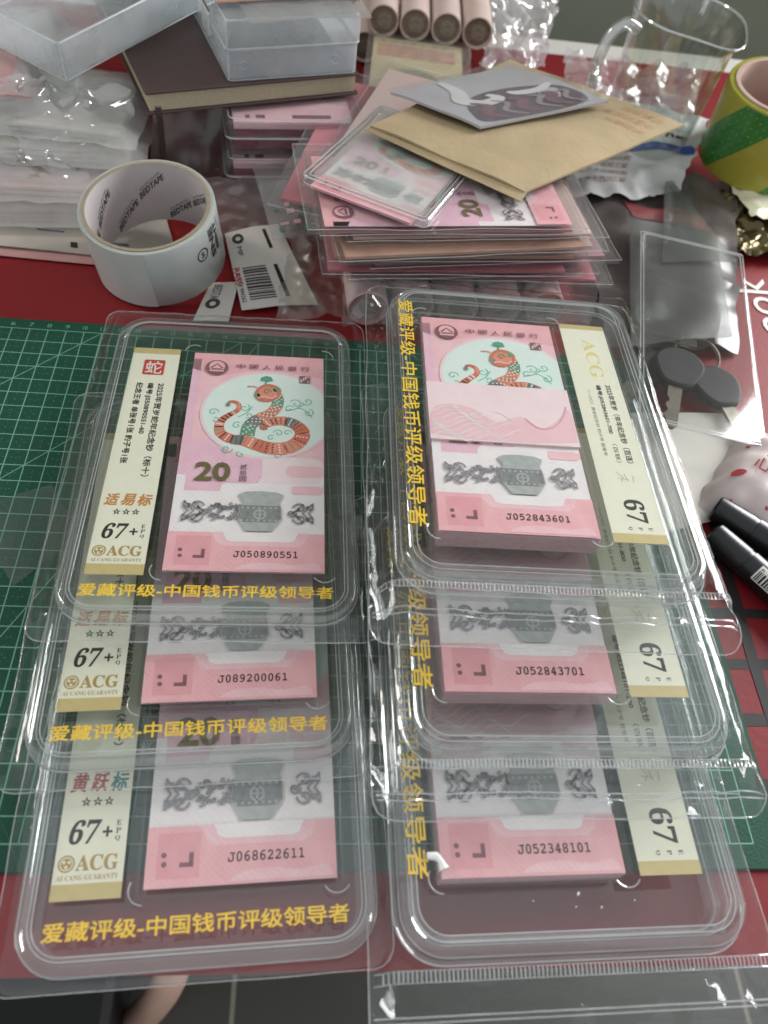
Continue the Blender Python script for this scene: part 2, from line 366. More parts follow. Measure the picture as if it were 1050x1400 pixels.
def note_print():
    m = MB(); d = 0.004; z = 0.004
    m.rect(0.0, 4.55, 7, 14.5, z, ni['pink']); z += d
    m.rect(0, 5.6, 0.42, 14.0, z, ni['mauve']); m.rect(0.42, 4.62, 2.1, 8.0, z, ni['mauve']); m.rect(0, 2.13, 7, 4.62, z, ni['white']); m.rect(0, 4.62, 0.42, 5.6, z, ni['white'])
    m.flat([(0, 13.2), (0, 14.5), (7, 14.5), (7, 12.8), (5.6, 13.1), (4.5, 13.4), (3, 13.2), (1.4, 12.7)], z, ni['rose'])
    m.rrect(2.1, 4.3, 5.9, 5.18, 0.4, z+d, ni['white']); m.rrect(3.85, 4.8, 7.0, 6.0, 0.5, z+2*d, ni['white']); m.rrect(3.6, 5.2, 7, 6.9, 0.6, z+3*d, ni['base'])
    z += 4*d
    m.rrect(5.15, 5.62, 7.0, 6.35, 0.3, z, ni['pink']); m.rrect(5.45, 4.53, 6.85, 5.05, 0.1, z, ni['pink']); m.rrect(2.12, 5.15, 4.0, 7.3, 0.5, z, ni['mauve'])
    z += d
    # white-mint roundel
    pts = [(min(6.98, 4.1+3.28*math.cos(t*math.pi/40)), 9.95+3.05*math.sin(t*math.pi/40)) for t in range(80)]
    m.flat([(min(7, 4.1+3.42*math.cos(t*math.pi/40)), 9.95+3.2*math.sin(t*math.pi/40)) for t in range(80)], z, ni['pale']); z += d
    m.flat(pts, z, ni['mint']); z += d
    # curls
    for cx, cyy, r, t, a, s_ in ((5.55, 10.75, .34, 1.1, 2.6, -1), (6.15, 10.95, .3, 1.2, 3.4, 1), (6.2, 10.1, .3, 1.2, 1.4, -1), (5.2, 10.35, .26, 1, .6, 1), (2.9, 10.3, .3, 1.1, 1.0, -1),
                                (3.15, 9.75, .22, 1.1, 4, 1), (1.35, 9.9, .28, 1.1, 0, 1), (1.5, 9.3, .22, 1.0, 2, -1), (2.6, 9.0, .25, 1.1, 1, 1), (2.2, 7.35, .3, 1.1, 0, -1), (2.9, 7.0, .22, 1, 2, 1),
                                (4.7, 8.55, .26, 1.1, 3, -1), (4.35, 8.2, .2, 1, 1, 1), (5.15, 8.6, .22, 1, 0, 1), (4.7, 6.95, .2, 1, 0, 1)):
        m.stroke(spiral(cx, cyy, r, t, a, s_), 0.07, z, ni['curl'])
    for pth in ([(5.0, 10.2), (5.5, 10.35), (6.0, 10.75)], [(5.6, 10.45), (6.0, 10.3), (6.4, 9.75)], [(2.6, 9.6), (3.0, 9.9), (3.3, 10.4)]):
        m.stroke([(p.x, p.y) for p in smooth_path([(a, b, 0) for a, b in pth], 5)], 0.07, z, ni['curl'])
    z += d
    # snake: tail spiral, loop, coil, neck, head, in coloured lengths
    P = [(2.02, 10.35), (2.15, 10.72), (2.55, 10.6), (2.6, 10.15), (2.2, 9.75), (1.85, 9.35), (1.72, 8.85), (1.88, 8.35), (2.4, 8.02), (3.0, 7.95), (3.6, 7.72), (4.3, 7.48), (5.1, 7.52), (5.7, 7.95),
         (5.92, 8.6), (5.6, 9.15), (5.05, 9.42), (4.45, 9.38), (4.0, 9.1), (3.95, 8.75)]
    W_ = [.06, .14, .2, .22, .28, .36, .44, .52, .6, .68, .76, .8, .8, .78, .72, .66, .62, .56, .46, .3]
    sp = smooth_path([(a, b, 0) for a, b in P], 5)
    ws = [W_[min(i//5, 19)]+(W_[min(i//5+1, 19)]-W_[min(i//5, 19)])*((i % 5)/5) for i in range(len(sp))]
    pts = [(p.x, p.y) for p in sp]
    cols = ['red', 'red', 'coral', 'red', 'red', 'coral', 'coral', 'red', 'slate', 'coral', 'red', 'coral', 'coral', 'red', 'red', 'slate', 'coral', 'coral', 'red', 'red']
    for k in range(19):
        a, b = k*5, min(k*5+6, len(pts)); m.stroke(pts[a:b], [x+0.05 for x in ws[a:b]], z, ni['red'])
    z += d
    for k in range(19):
        a, b = k*5, min(k*5+6, len(pts)); m.stroke(pts[a:b], [max(0.03, x-0.03) for x in ws[a:b]], z+(k % 2)*d*0.5, ni[cols[k]])
        for q in range(a, min(b, len(pts)-1)):
            dx, dy = pts[q+1][0]-pts[q][0], pts[q+1][1]-pts[q][1]; L = math.hypot(dx, dy) or 1
            for j in (-.33, -.11, .11, .33):
                if (q+int(j*10)) % 2 and ws[q] > .25: m.disc(pts[q][0]-dy/L*ws[q]*j, pts[q][1]+dx/L*ws[q]*j, .055, z+1.1*d, ni[('base', 'ink', 'gold')[(q+k) % 3] if k % 3 else ('mint', 'red', 'green')[(q+k) % 3]], 6)
        if k > 8:
            for q in range(a, min(b, len(pts)-1), 2):
                dx, dy = pts[q+1][0]-pts[q][0], pts[q+1][1]-pts[q][1]; L = math.hypot(dx, dy) or 1; h = ws[q]*0.36
                m.stroke([(pts[q][0]-dy/L*h, pts[q][1]+dx/L*h), (pts[q][0]+dx/L*.1, pts[q][1]+dy/L*.1), (pts[q][0]+dy/L*h, pts[q][1]-dx/L*h)], 0.035, z+1.2*d, ni['red' if cols[k] != 'slate' else 'ink'])
    z += 2*d
    N_ = [(3.15, 8.3), (3.25, 9.0), (3.7, 9.55), (4.25, 9.95), (4.55, 10.5), (4.6, 11.1), (4.35, 11.6)]
    sp = smooth_path([(a, b, 0) for a, b in N_], 5); pts = [(p.x, p.y) for p in sp]
    ws = [.75-.2*i/len(pts) for i in range(len(pts))]
    for k, cn in enumerate(['green', 'slate', 'coral', 'coral', 'green', 'red']):
        a, b = k*5, min(k*5+6, len(pts)); m.stroke(pts[a:b], ws[a:b], z+(k % 2)*d*0.5, ni[cn])
    for q in range(1, len(pts)-1):
        dx, dy = pts[q+1][0]-pts[q][0], pts[q+1][1]-pts[q][1]; L = math.hypot(dx, dy) or 1
        for j in (-.3, -.1, .1, .3): m.disc(pts[q][0]-dy/L*ws[q]*j, pts[q][1]+dx/L*ws[q]*j, .05, z+1.3*d, ni[('base', 'red', 'gold', 'green', 'mint')[(q*2+int(j*10)) % 5]], 6)
    m.stroke(pts[3:7], 0.12, z+d, ni['curl']); m.stroke(pts[19:24], 0.12, z+d, ni['curl'])
    z += 2*d
    m.flat([(p.x, p.y) for p in smooth_path([(3.35, 11.25, 0), (3.6, 10.85, 0), (4.15, 10.8, 0), (4.6, 11.2, 0), (4.75, 11.75, 0), (4.4, 12.1, 0), (3.9, 12.15, 0), (3.5, 11.8, 0)], 4, True)], z, ni['red']); z += d
    m.flat([(p.x, p.y) for p in smooth_path([(3.5, 11.3, 0), (3.8, 11.0, 0), (4.3, 11.05, 0), (4.55, 11.5, 0), (4.2, 11.95, 0), (3.75, 11.85, 0)], 4, True)], z, ni['coral']); m.stroke([(3.55, 11.05), (3.9, 11.2), (4.3, 11.05), (4.55, 11.3)], .05, z+d*.6, ni['base']); m.stroke(spiral(4.0, 11.55, .22, 1.1, 0, 1), .05, z+d*.6, ni['gold']); m.stroke([(3.75, 11.95), (4.0, 11.75), (4.3, 11.98)], .06, z+d*.6, ni['green']); m.disc(3.5, 11.25, 0.16, z, ni['green'], 12); m.disc(4.5, 11.75, 0.18, z, ni['green'], 12)
    m.stroke([(3.9, 12.1), (3.95, 12.4)], 0.07, z, ni['green']); m.stroke([(3.5, 11.85), (3.25, 11.95), (2.95, 11.9)], 0.06, z, ni['red'])
    m.flat([(3.62, 12.42), (3.7, 12.7), (3.95, 12.8), (4.2, 12.72), (4.3, 12.42), (4.0, 12.36)], z, ni['green']); z += d
    m.stroke(spiral(2.1, 10.45, .18, 1.0, 1, 1), .06, z, ni['green'])
    # emblem, title, seal
    m.disc(1.27, 13.3, 0.6, z, ni['brown'], 26); m.disc(1.27, 13.4, 0.42, z+d, ni['rose'], 20)
    m.rect(.9, 12.98, 1.64, 13.1, z+2*d, ni['rose']); m.stroke([(.95, 13.25), (1.12, 13.42), (1.27, 13.58), (1.42, 13.42), (1.6, 13.25)], .09, z+2*d, ni['brown']); m.rect(1.0, 13.1, 1.55, 13.22, z+2*d, ni['brown'])
    for i, ch in enumerate('中國人民銀行'): text(m, ch, 2.3+i*.69, 13.3, 2.78+i*.69, 13.68, z, ni['brown'], bold=0.012)
    m.rect(5.7, 12.35, 6.26, 12.92, z, ni['brown'])
    for i in range(4):
        for j in range(4):
            if (i*3+j*5) % 4 < 2: m.rect(5.75+i*.125, 12.4+j*.125, 5.84+i*.125, 12.5+j*.125, z+d, ni['pale'])
    # value
    text(m, '20', 0.82, 5.2, 2.5, 6.42, z, ni['gold'], bold=0.03); text(m, '贰', 2.95, 5.98, 3.28, 6.32, z, ni['ink']); text(m, '拾', 2.95, 5.6, 3.28, 5.94, z, ni['ink']); text(m, '圆', 2.95, 5.22, 3.28, 5.56, z, ni['ink'])
    # ornament and vase
    for s_ in (-1, 1):
        fx = lambda x: 6.98-x if s_ > 0 else x
        def O(pts, wd): m.stroke([(fx(a), b) for a, b in pts], wd, z, ni['grey'])
        O([(.5, 2.75), (1.0, 3.34), (.5, 3.95)], .11); O([(.5, 3.05), (.72, 3.34), (.5, 3.65)], .1); O([(.95, 2.78), (1.4, 3.34), (.95, 3.9)], .10)
        O(spiral(1.12, 3.66, .32, 1.1, 0, 1), .10); O(spiral(1.12, 3.02, .32, 1.1, 0, -1), .10); O(spiral(.68, 3.72, .2, 1., 2, 1), .08); O(spiral(.68, 2.96, .2, 1., -2, -1), .08); O(spiral(1.5, 3.34, .24, 1.2, 3, 1), .08); O([(1.15, 3.1), (1.55, 3.34), (1.15, 3.58)], .12)
        O([(.75, 3.8), (.85, 3.6)], .09); O([(.75, 2.88), (.85, 3.08)], .09)
        rs = random.Random(5)
        for k in range(46):
            x = 1.72+1.35*rs.random(); y = 2.85+0.95*rs.random(); r = .05+.07*rs.random()
            if s_ > 0 and x < 2.45: continue
            O(spiral(x, y, r*1.6, .8, rs.random()*6, 1, 7), .06)
            m.disc(fx(x), y, r*.55, z+d, ni['grey'], 7)
    z += 2*d
    m.flat([(2.98, 4.42), (3.3, 4.58), (4.02, 4.64), (4.75, 4.58), (5.08, 4.42), (4.9, 3.95), (5.02, 3.5), (5.04, 2.95), (4.6, 2.25), (3.42, 2.25), (3.02, 2.95), (3.04, 3.5), (3.2, 3.95)], z, ni['vase']); z += d
    m.flat([(3.1, 3.75), (4.96, 3.75), (5.0, 3.0), (4.78, 2.75), (3.25, 2.75), (3.04, 3.0)], z, ni['dvase']); z += d
    m.ring(4.02, 3.22, .22, .3, z, ni['vase'], 16); m.rect(3.98, 2.95, 4.06, 3.5, z, ni['vase']); m.rect(3.76, 3.19, 4.28, 3.25, z+d, ni['vase'])
    for k in range(7): m.rect(3.15+k*.26, 2.82, 3.25+k*.26, 2.92, z, ni['vase']); m.rect(3.15+k*.26, 3.55, 3.25+k*.26, 3.66, z, ni['vase'])
    # bottom block
    m.rect(0, 0, 7, 2.13, z, ni['rose']); z += d
    m.flat([(1.75, 2.13), (2.0, 2.05), (2.15, 1.6), (2.45, 1.38), (5.8, 1.38), (6.1, 1.6), (6.25, 2.05), (6.45, 2.13)], z, ni['pink']); m.rect(.4, .3, 1.95, 1.9, z, ni['deep']); z += d
    m.flat([(2.4, 2.14), (2.5, 1.95), (2.6, 1.72), (2.85, 1.62), (5.4, 1.62), (5.65, 1.72), (5.72, 1.95), (5.8, 2.14)], z, ni['white']); m.flat([(p.x, p.y) for p in smooth_path([(3.0, .1, 0), (3.6, .42, 0), (4.6, .5, 0), (5.6, .38, 0), (6.6, .5, 0), (6.9, .1, 0)], 4)], z, ni['pink']); z += d
    m.disc(.64, 1.12, .1, z, ni['brown'], 12); m.disc(.66, .8, .1, z, ni['brown'], 12)
    m.flat([(1.22, .68), (1.72, .68), (1.72, 1.18), (1.56, 1.18), (1.56, .84), (1.22, .84)], z, ni['brown'])
    note_print.z = z
    return m
NOTE_PRINT = note_print().mesh('printed_face', NM)
NZ = note_print.z
EDGE = mat('note_edge_stack', S(230, 190, 196), 0.8, 0.12, 400)
PAPER = mat('note_paper', S(230, 196, 202), 0.7, 0.06, 120)
m = MB(); m.box(0, 0, -0.03, 7, 14.5, 0); NOTE_SHEET = m.mesh('banknote', [PAPER])
m = MB(); m.box(0, 0, -1.0, 7, 14.5, 0)
for k in range(1, 14):                              # the fine layered edge of a hundred notes
    m.box(-0.012-0.02*abs(nz(k, .5)), -0.012-0.03*abs(nz(k, .2)), -1.0+k*0.07, 7.012, 14.51, -1.0+k*0.07+0.035)
NOTE_BUNDLE = m.mesh('banknote_bundle', [EDGE])
def serial(sn, parent, z):
    m = MB()
    if sn: text(m, mono(sn), 2.98, .76, 5.8, 1.12, z, 0, bold=0.012)
    return m.build('serial_number', [NP['ink']], parent)
def add_note(parent, sn, bundle=False, loc=(0, 0, 0), rot=(0, 0, 0)):
    o = link('banknote_bundle' if bundle else 'banknote', NOTE_BUNDLE if bundle else NOTE_SHEET, parent, loc, rot)
    link('printed_face', NOTE_PRINT, o)
    if sn: serial(sn, o, NZ+0.004)
    return o

# ------------------------------------------------------------------ grading labels
CREAM = mat('label_cream', S(230, 226, 204), 0.6, 0.03, 200); LGOLD = mat('label_gold', S(202, 182, 126), 0.4, 0.1, 200)
TINK = mat('label_ink', S(38, 36, 34), 0.6, 0.05); TGREY = mat('label_small_ink', S(96, 90, 80), 0.6, 0.05)
SEALR = mat('seal_red', S(196, 60, 58), 0.6, 0.1); BRUSHO = mat('brush_orange', S(206, 138, 62), 0.6, 0.2, 300)
TEAL = mat('brush_teal', S(58, 128, 128), 0.6, 0.2); BRUSHR = mat('brush_red', S(176, 74, 78), 0.6, 0.2); LPALE = mat('label_watermark', S(222, 206, 130), 0.6, 0.05)
LM = [CREAM, LGOLD, TINK, TGREY, SEALR, BRUSHO, TEAL, BRUSHR, WHT, LPALE, mat('label_logo_gold', S(176, 146, 82), 0.4, 0.1, 200), mat('label_faint', S(188, 182, 160), .6, .1, 100)]
m = MB(); m.box(0, 0, -0.04, 2.46, 14.9, 0); LABEL_CARD = m.mesh('grade_label', LM)
def label_left(parent, lines, brush_txt, brush_cols):
    o = link('grade_label', LABEL_CARD, parent, (-3.24, -0.2, 0))
    m = MB(); d = 0.004
    m.rect(0, 14.45, 2.46, 14.9, d, 1); m.rect(0, 0, 2.46, .55, d, 1)
    m.rrect(.66, 12.75, 1.76, 13.95, .1, d, 4); text(m, '蛇', .78, 12.85, 1.64, 13.85, 2*d, 8, bold=0.01)
    for s_, xa, xb, ya, yb in lines: text(m, s_, xa, ya, xb, yb, d, 2, rot=-90, fat=0.009)
    for i, ch in enumerate(brush_txt):
        text(m, ch, .2+i*.74, 3.82, .82+i*.74, 4.5, d, brush_cols[i], fat=0.018, shear=0.2)
    for i in range(3): text(m, '☆', .66+i*.42, 3.28, 1.0+i*.42, 3.62, d, 2, fat=.006)
    text(m, serf('67'), .38, 1.9, 1.5, 2.78, d, 2, shear=0.22, bold=0.012)
    text(m, '+', 1.56, 2.12, 1.92, 2.5, d, 2, bold=0.02)
    for i, ch in enumerate('EPQ'): text(m, serf(ch), 2.04, 2.52-i*.28, 2.22, 2.72-i*.28, d, 2)
    m.ring(.42, 1.24, .24, .3, d, 10); m.disc(.42, 1.24, .2, d, 10, 16)
    for a in range(3): m.disc(.42+.11*math.cos(a*2.1+.5), 1.24+.11*math.sin(a*2.1+.5), .06, 2*d, 0, 10)
    text(m, serf('ACG'), .76, .98, 2.24, 1.52, d, 10, fat=.006)
    text(m, serf('AI CANG GUARANTY'), .14, .67, 2.3, .85, d, 10)
    m.build('printed_text', LM, o)
    return o
def label_right(parent, l1, l2, l3):
    o = link('grade_label', LABEL_CARD, parent, (7.6, -0.1, 0))
    m = MB(); d = 0.004
    m.rect(0, 14.55, 2.46, 14.9, d, 1); m.rect(0, 0, 2.46, .5, d, 1)
    text(m, serf('ACG'), 1.05, 10.6, 1.75, 13.7, d, 9, rot=-90)
    text(m, l1, 1.62, 4.7, 1.95, 10.1, d, 2, rot=-90, fat=.005); text(m, l2, 1.1, 6.6, 1.38, 10.05, d, 2, rot=-90, fat=.006); text(m, '（百联）', 1.12, 4.7, 1.36, 5.9, d, 2, rot=-90)
    text(m, l3, .58, 5.1, .78, 9.6, d, 3, rot=-90)
    m.stroke([(.95, 4.1), (1.2, 3.8), (1.1, 3.5)], .045, d, 11); m.stroke([(1.3, 4.0), (1.4, 3.55)], .045, d, 11); m.stroke([(.95, 3.7), (1.45, 3.65)], .035, 2*d, 11); m.stroke([(1.7, 3.9), (1.66, 3.5)], .045, d, 11)
    text(m, serf('67'), .88, 1.12, 1.82, 2.45, d, 2, rot=-90, bold=0.012)
    for i, ch in enumerate('EPQ'): text(m, serf(ch), 1.72-i*.46, .7, 1.9-i*.46, .88, d, 2, rot=-90)
    m.build('printed_text', LM, o)
    return o

# ------------------------------------------------------------------ clear cases
GOLD = mat('gold_lettering', S(238, 196, 60), 0.35, 0.12, 300, spec=0.5)
def rib_ring(m, x0, y0, x1, y1, r, z, rt, mi):
    m.tube([(p[0], p[1], z) for p in rr(x0, y0, x1, y1, r, 8)], rt, mi, 6, True)
def thin_case():
    m = MB(); t, b = 0.40, -0.42; B = (-4.2, -2.62, 8.45, 17.0)
    prof = [(0.75, b), (0.30, b), (0.06, b+0.10), (0.0, b+0.2), (0.0, -0.06), (0.05, -0.03), (0.05, 0.03), (0.0, 0.06), (0.0, t-0.2), (0.05, t-0.08), (0.17, t-0.01), (0.30, t), (0.44, t-0.05), (0.52, t-0.05), (0.58, t)]
    m.sweep(*B, 1.7, prof, 1, 0, 0)
    return m.mesh('case', [CLEAR, RIM])
def thin_beads():  # rim ridge highlights, painted as thin pale beads
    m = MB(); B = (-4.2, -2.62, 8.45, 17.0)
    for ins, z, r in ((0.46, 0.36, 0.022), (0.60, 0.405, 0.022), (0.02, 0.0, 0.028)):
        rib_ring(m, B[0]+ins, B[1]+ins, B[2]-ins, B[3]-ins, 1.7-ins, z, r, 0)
    return m.mesh('highlight_line', [GLINT])
def well(bx, by, ex, ey, ztop, zbot):
    """clear moulded recess that frames a banknote, with thumb notches at its corners"""
    m = MB(); g = 0.16
    m.sweep(bx-g, by-g, ex+g, ey+g, 0.2, [(-0.12, ztop), (0.0, ztop-0.03), (0.05, zbot)], 0, None, None, 3)
    for cx, cyy, a0 in ((bx, by, 150), (ex, by, 210), (ex, ey, -20), (bx, ey, 60)):
        pts = [(cx+0.52*math.cos(rad(a0+i*15)), cyy+0.52*math.sin(rad(a0+i*15)), ztop) for i in range(9)]
        m.tube(pts, 0.03, 1, 5)
    return m
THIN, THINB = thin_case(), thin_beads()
THINW = well(0, 0, 7, 14.5, 0.1, -0.3).mesh('recess', [CLEAR, GLINT])
m = MB(); text(m, '爱藏评级-中国钱币评级领导者', -3.2, -1.55, 7.35, -0.95, 0.405, 0, fat=0.011); THING = m.mesh('gold_lettering', [GOLD])
BT, BB_ = 0.30, -1.45
def thick_case():
    m = MB(); B = (-1.82, -2.72, 11.6, 17.05)
    prof = [(1.1, BB_), (0.45, BB_), (0.2, BB_+0.1), (0.12, BB_+0.3), (0.10, -0.75), (0.0, -0.70), (0.0, -0.62), (0.10, -0.57), (0.16, -0.12), (0.24, BT-0.12), (0.36, BT-0.02), (0.5, BT), (0.62, BT-0.07), (0.74, BT-0.07), (0.82, BT)]
    m.sweep(*B, 1.8, prof, 1, 0, 0)
    # stepped inner wall seen through the sides
    m.sweep(B[0]+.5, B[1]+.5, B[2]-.5, B[3]-.5, 1.4, [(0, BT-0.03), (0.05, -0.4), (0.22, -0.42), (0.26, -1.0), (0.42, -1.02), (0.46, BB_+0.05)], 1)
    return m.mesh('case', [CLEAR, RIM])
def thick_beads():  # same painted highlights for the ridges of the deep case
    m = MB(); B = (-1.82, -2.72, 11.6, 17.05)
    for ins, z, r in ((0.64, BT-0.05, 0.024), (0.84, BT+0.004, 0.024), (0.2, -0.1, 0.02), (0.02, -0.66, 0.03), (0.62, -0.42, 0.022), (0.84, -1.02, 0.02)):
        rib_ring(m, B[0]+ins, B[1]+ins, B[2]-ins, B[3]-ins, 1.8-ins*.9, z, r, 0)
    return m.mesh('highlight_line', [GLINT])
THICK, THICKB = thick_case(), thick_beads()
THICKW = well(0, 0, 7, 14.5, 0.18, -1.1).mesh('recess', [CLEAR, GLINT])
m = MB(); text(m, '爱藏评级-中国钱币评级领导者', -1.28, 0.0, -0.5, 15.45, BT+0.006, 0, rot=-90, fat=0.011); THICKG = m.mesh('gold_lettering', [GOLD])
BANDP = [mat('band_paper', S(242, 216, 218), .6, .05, 120), mat('band_wash', S(240, 200, 204), .6, .05, 200, col2=S(232, 180, 190), detail=8), NP['white'], mat('band_line', S(230, 164, 178), .6, .1, 200)]
def paper_band():
    m = MB(); m.box(-0.05, 5.3, -1.04, 7.05, 9.22, 0.15)
    m.flat([(max(-.03, min(7.03, p.x)), max(5.35, p.y)) for p in smooth_path([(0, 5.6, 0), (.1, 7.2, 0), (1.0, 7.7, 0), (2.2, 7.4, 0), (3.2, 6.6, 0), (4.4, 7.1, 0), (5.2, 6.3, 0), (6.2, 7.0, 0), (6.9, 7.8, 0), (7.0, 5.6, 0)], 3, True)], 0.155, 1)
    for k in range(9):
        y0 = 5.5+k*.22
        m.stroke([(p.x, p.y) for p in smooth_path([(.1+.3*i, y0+.25*math.sin(i*.9+k*.7)+.12*nz(i*.6, k), 0) for i in range(1+int(8+10*rnd()))], 3)], .05, .16+k*.0004, 2)
    for cx, cyy in ((1.3, 7.5), (2.1, 7.0)): m.ring(cx, cyy, .06, .13, .165, 2, 12)
    m.stroke([(p.x, p.y) for p in smooth_path([(4.6, 7.0, 0), (5.2, 6.4, 0), (5.9, 6.5, 0), (6.5, 7.2, 0), (6.8, 8.0, 0)], 5)], .08, .166, 3)
    return m.mesh('paper_band', BANDP)
BAND = paper_band()

LEFT_LINES = {
    'A': [('2025年贺岁蛇年纪念钞（标十）', 1.58, 1.94, 5.6, 12.1), ('编号:J050890551-60', 1.04, 1.38, 8.4, 12.1), ('纪念王者 单张号1张 豹子号1张', .5, .84, 6.4, 12.1)],
    'B': [('2025年贺岁蛇年纪念钞（标十）', 1.58, 1.94, 5.6, 12.1), ('编号:J089200061-70', 1.04, 1.38, 8.4, 12.1)],
    'C': [('2025年贺岁蛇年纪念钞（标十）', 1.58, 1.94, 5.6, 12.1), ('编号:J068622611-20', 1.04, 1.38, 8.4, 12.1)]}
def thin_holder(key, pose, sn, label, btxt, bcols):
    x, y, z, yaw, tilt = pose
    t = thing('graded_note_holder', label, 'note holder', (x, y, z), (rad(tilt), 0, rad(yaw)), 'clear cases each holding one note')
    link('case', THIN, t); link('highlight_line', THINB, t); link('recess', THINW, t); link('gold_lettering', THING, t)
    add_note(t, sn); label_left(t, LEFT_LINES[key], btxt, bcols)
    return t
def thick_holder(pose, sn, label, rng):
    x, y, z, yaw, tilt = pose
    t = thing('graded_bundle_holder', label, 'bundle holder', (x, y, z), (rad(tilt), 0, rad(yaw)), 'deep clear cases each holding a note bundle')
    link('case', THICK, t); link('highlight_line', THICKB, t); link('recess', THICKW, t); link('gold_lettering', THICKG, t)
    b = add_note(t, sn, True); link('paper_band', BAND, b)
    label_right(t, '2025年贺岁（年年纪念钞（百连）', '编号:'+rng, '（一○○）首发纪念钞 豹子号 首尾号')
    return t
LA = (11.09, -17.45, 2.6, 1.18, -3); LB = (10.93, -23.07, 1.62, 3.34, -1.5); LC = (11.88, -29.7, .62, 3.13, 0)
RA = (22.71, -16.93, 5.72, -.65, -3); RB = (22.87, -23.2, 3.68, .46, -1.5); RC = (22.64, -29.59, 1.66, 1.42, 0)
thin_holder('A', LA, 'J050890551', 'clear case with the whole snake note in view, topmost of the left stack', '适易标', (5, 5, 5))
thin_holder('B', LB, 'J089200061', 'clear case with note J089200061, middle of the left stack', '适易标', (5, 5, 5))
thin_holder('C', LC, 'J068622611', 'clear case with note J068622611, lowest and nearest of the left stack', '黄跃标', (7, 7, 6))
thick_holder(RA, 'J052843601', 'deep clear case with bundle J052843601 and its paper band in full view', 'J052843601-700')
thick_holder(RB, 'J052843701', 'deep clear case with bundle J052843701, middle of the right stack', 'J052843701-800')
holder_rc = thick_holder(RC, 'J052348101', 'deep clear case with bundle J052348101, lowest and nearest of the right stack', 'J052348101-200')

m = MB(); m.tube([(-.55, .75, BT+.05), (-.2, .72, BT+.06), (-.05, .55, BT+.06), (.05, .25, BT+.06)], [.13, .17, .13, .22], 0, 8); m.build('glue_spot', mat('glue_white', S(232, 232, 228), .5, .03), holder_rc)
for px_, py_, r_ in ((4.9, -.75, .07), (4.75, -1.15, .035), (5.7, -1.2, .045), (7.0, -1.0, .03), (3.2, -.9, .03)):
    m = MB(); m.tube([(px_, py_, BT+.02), (px_+r_, py_+r_*1.6, BT+.03)], r_*.6, 0, 6); m.build('dust_fleck', MATS['glue_white'], holder_rc)

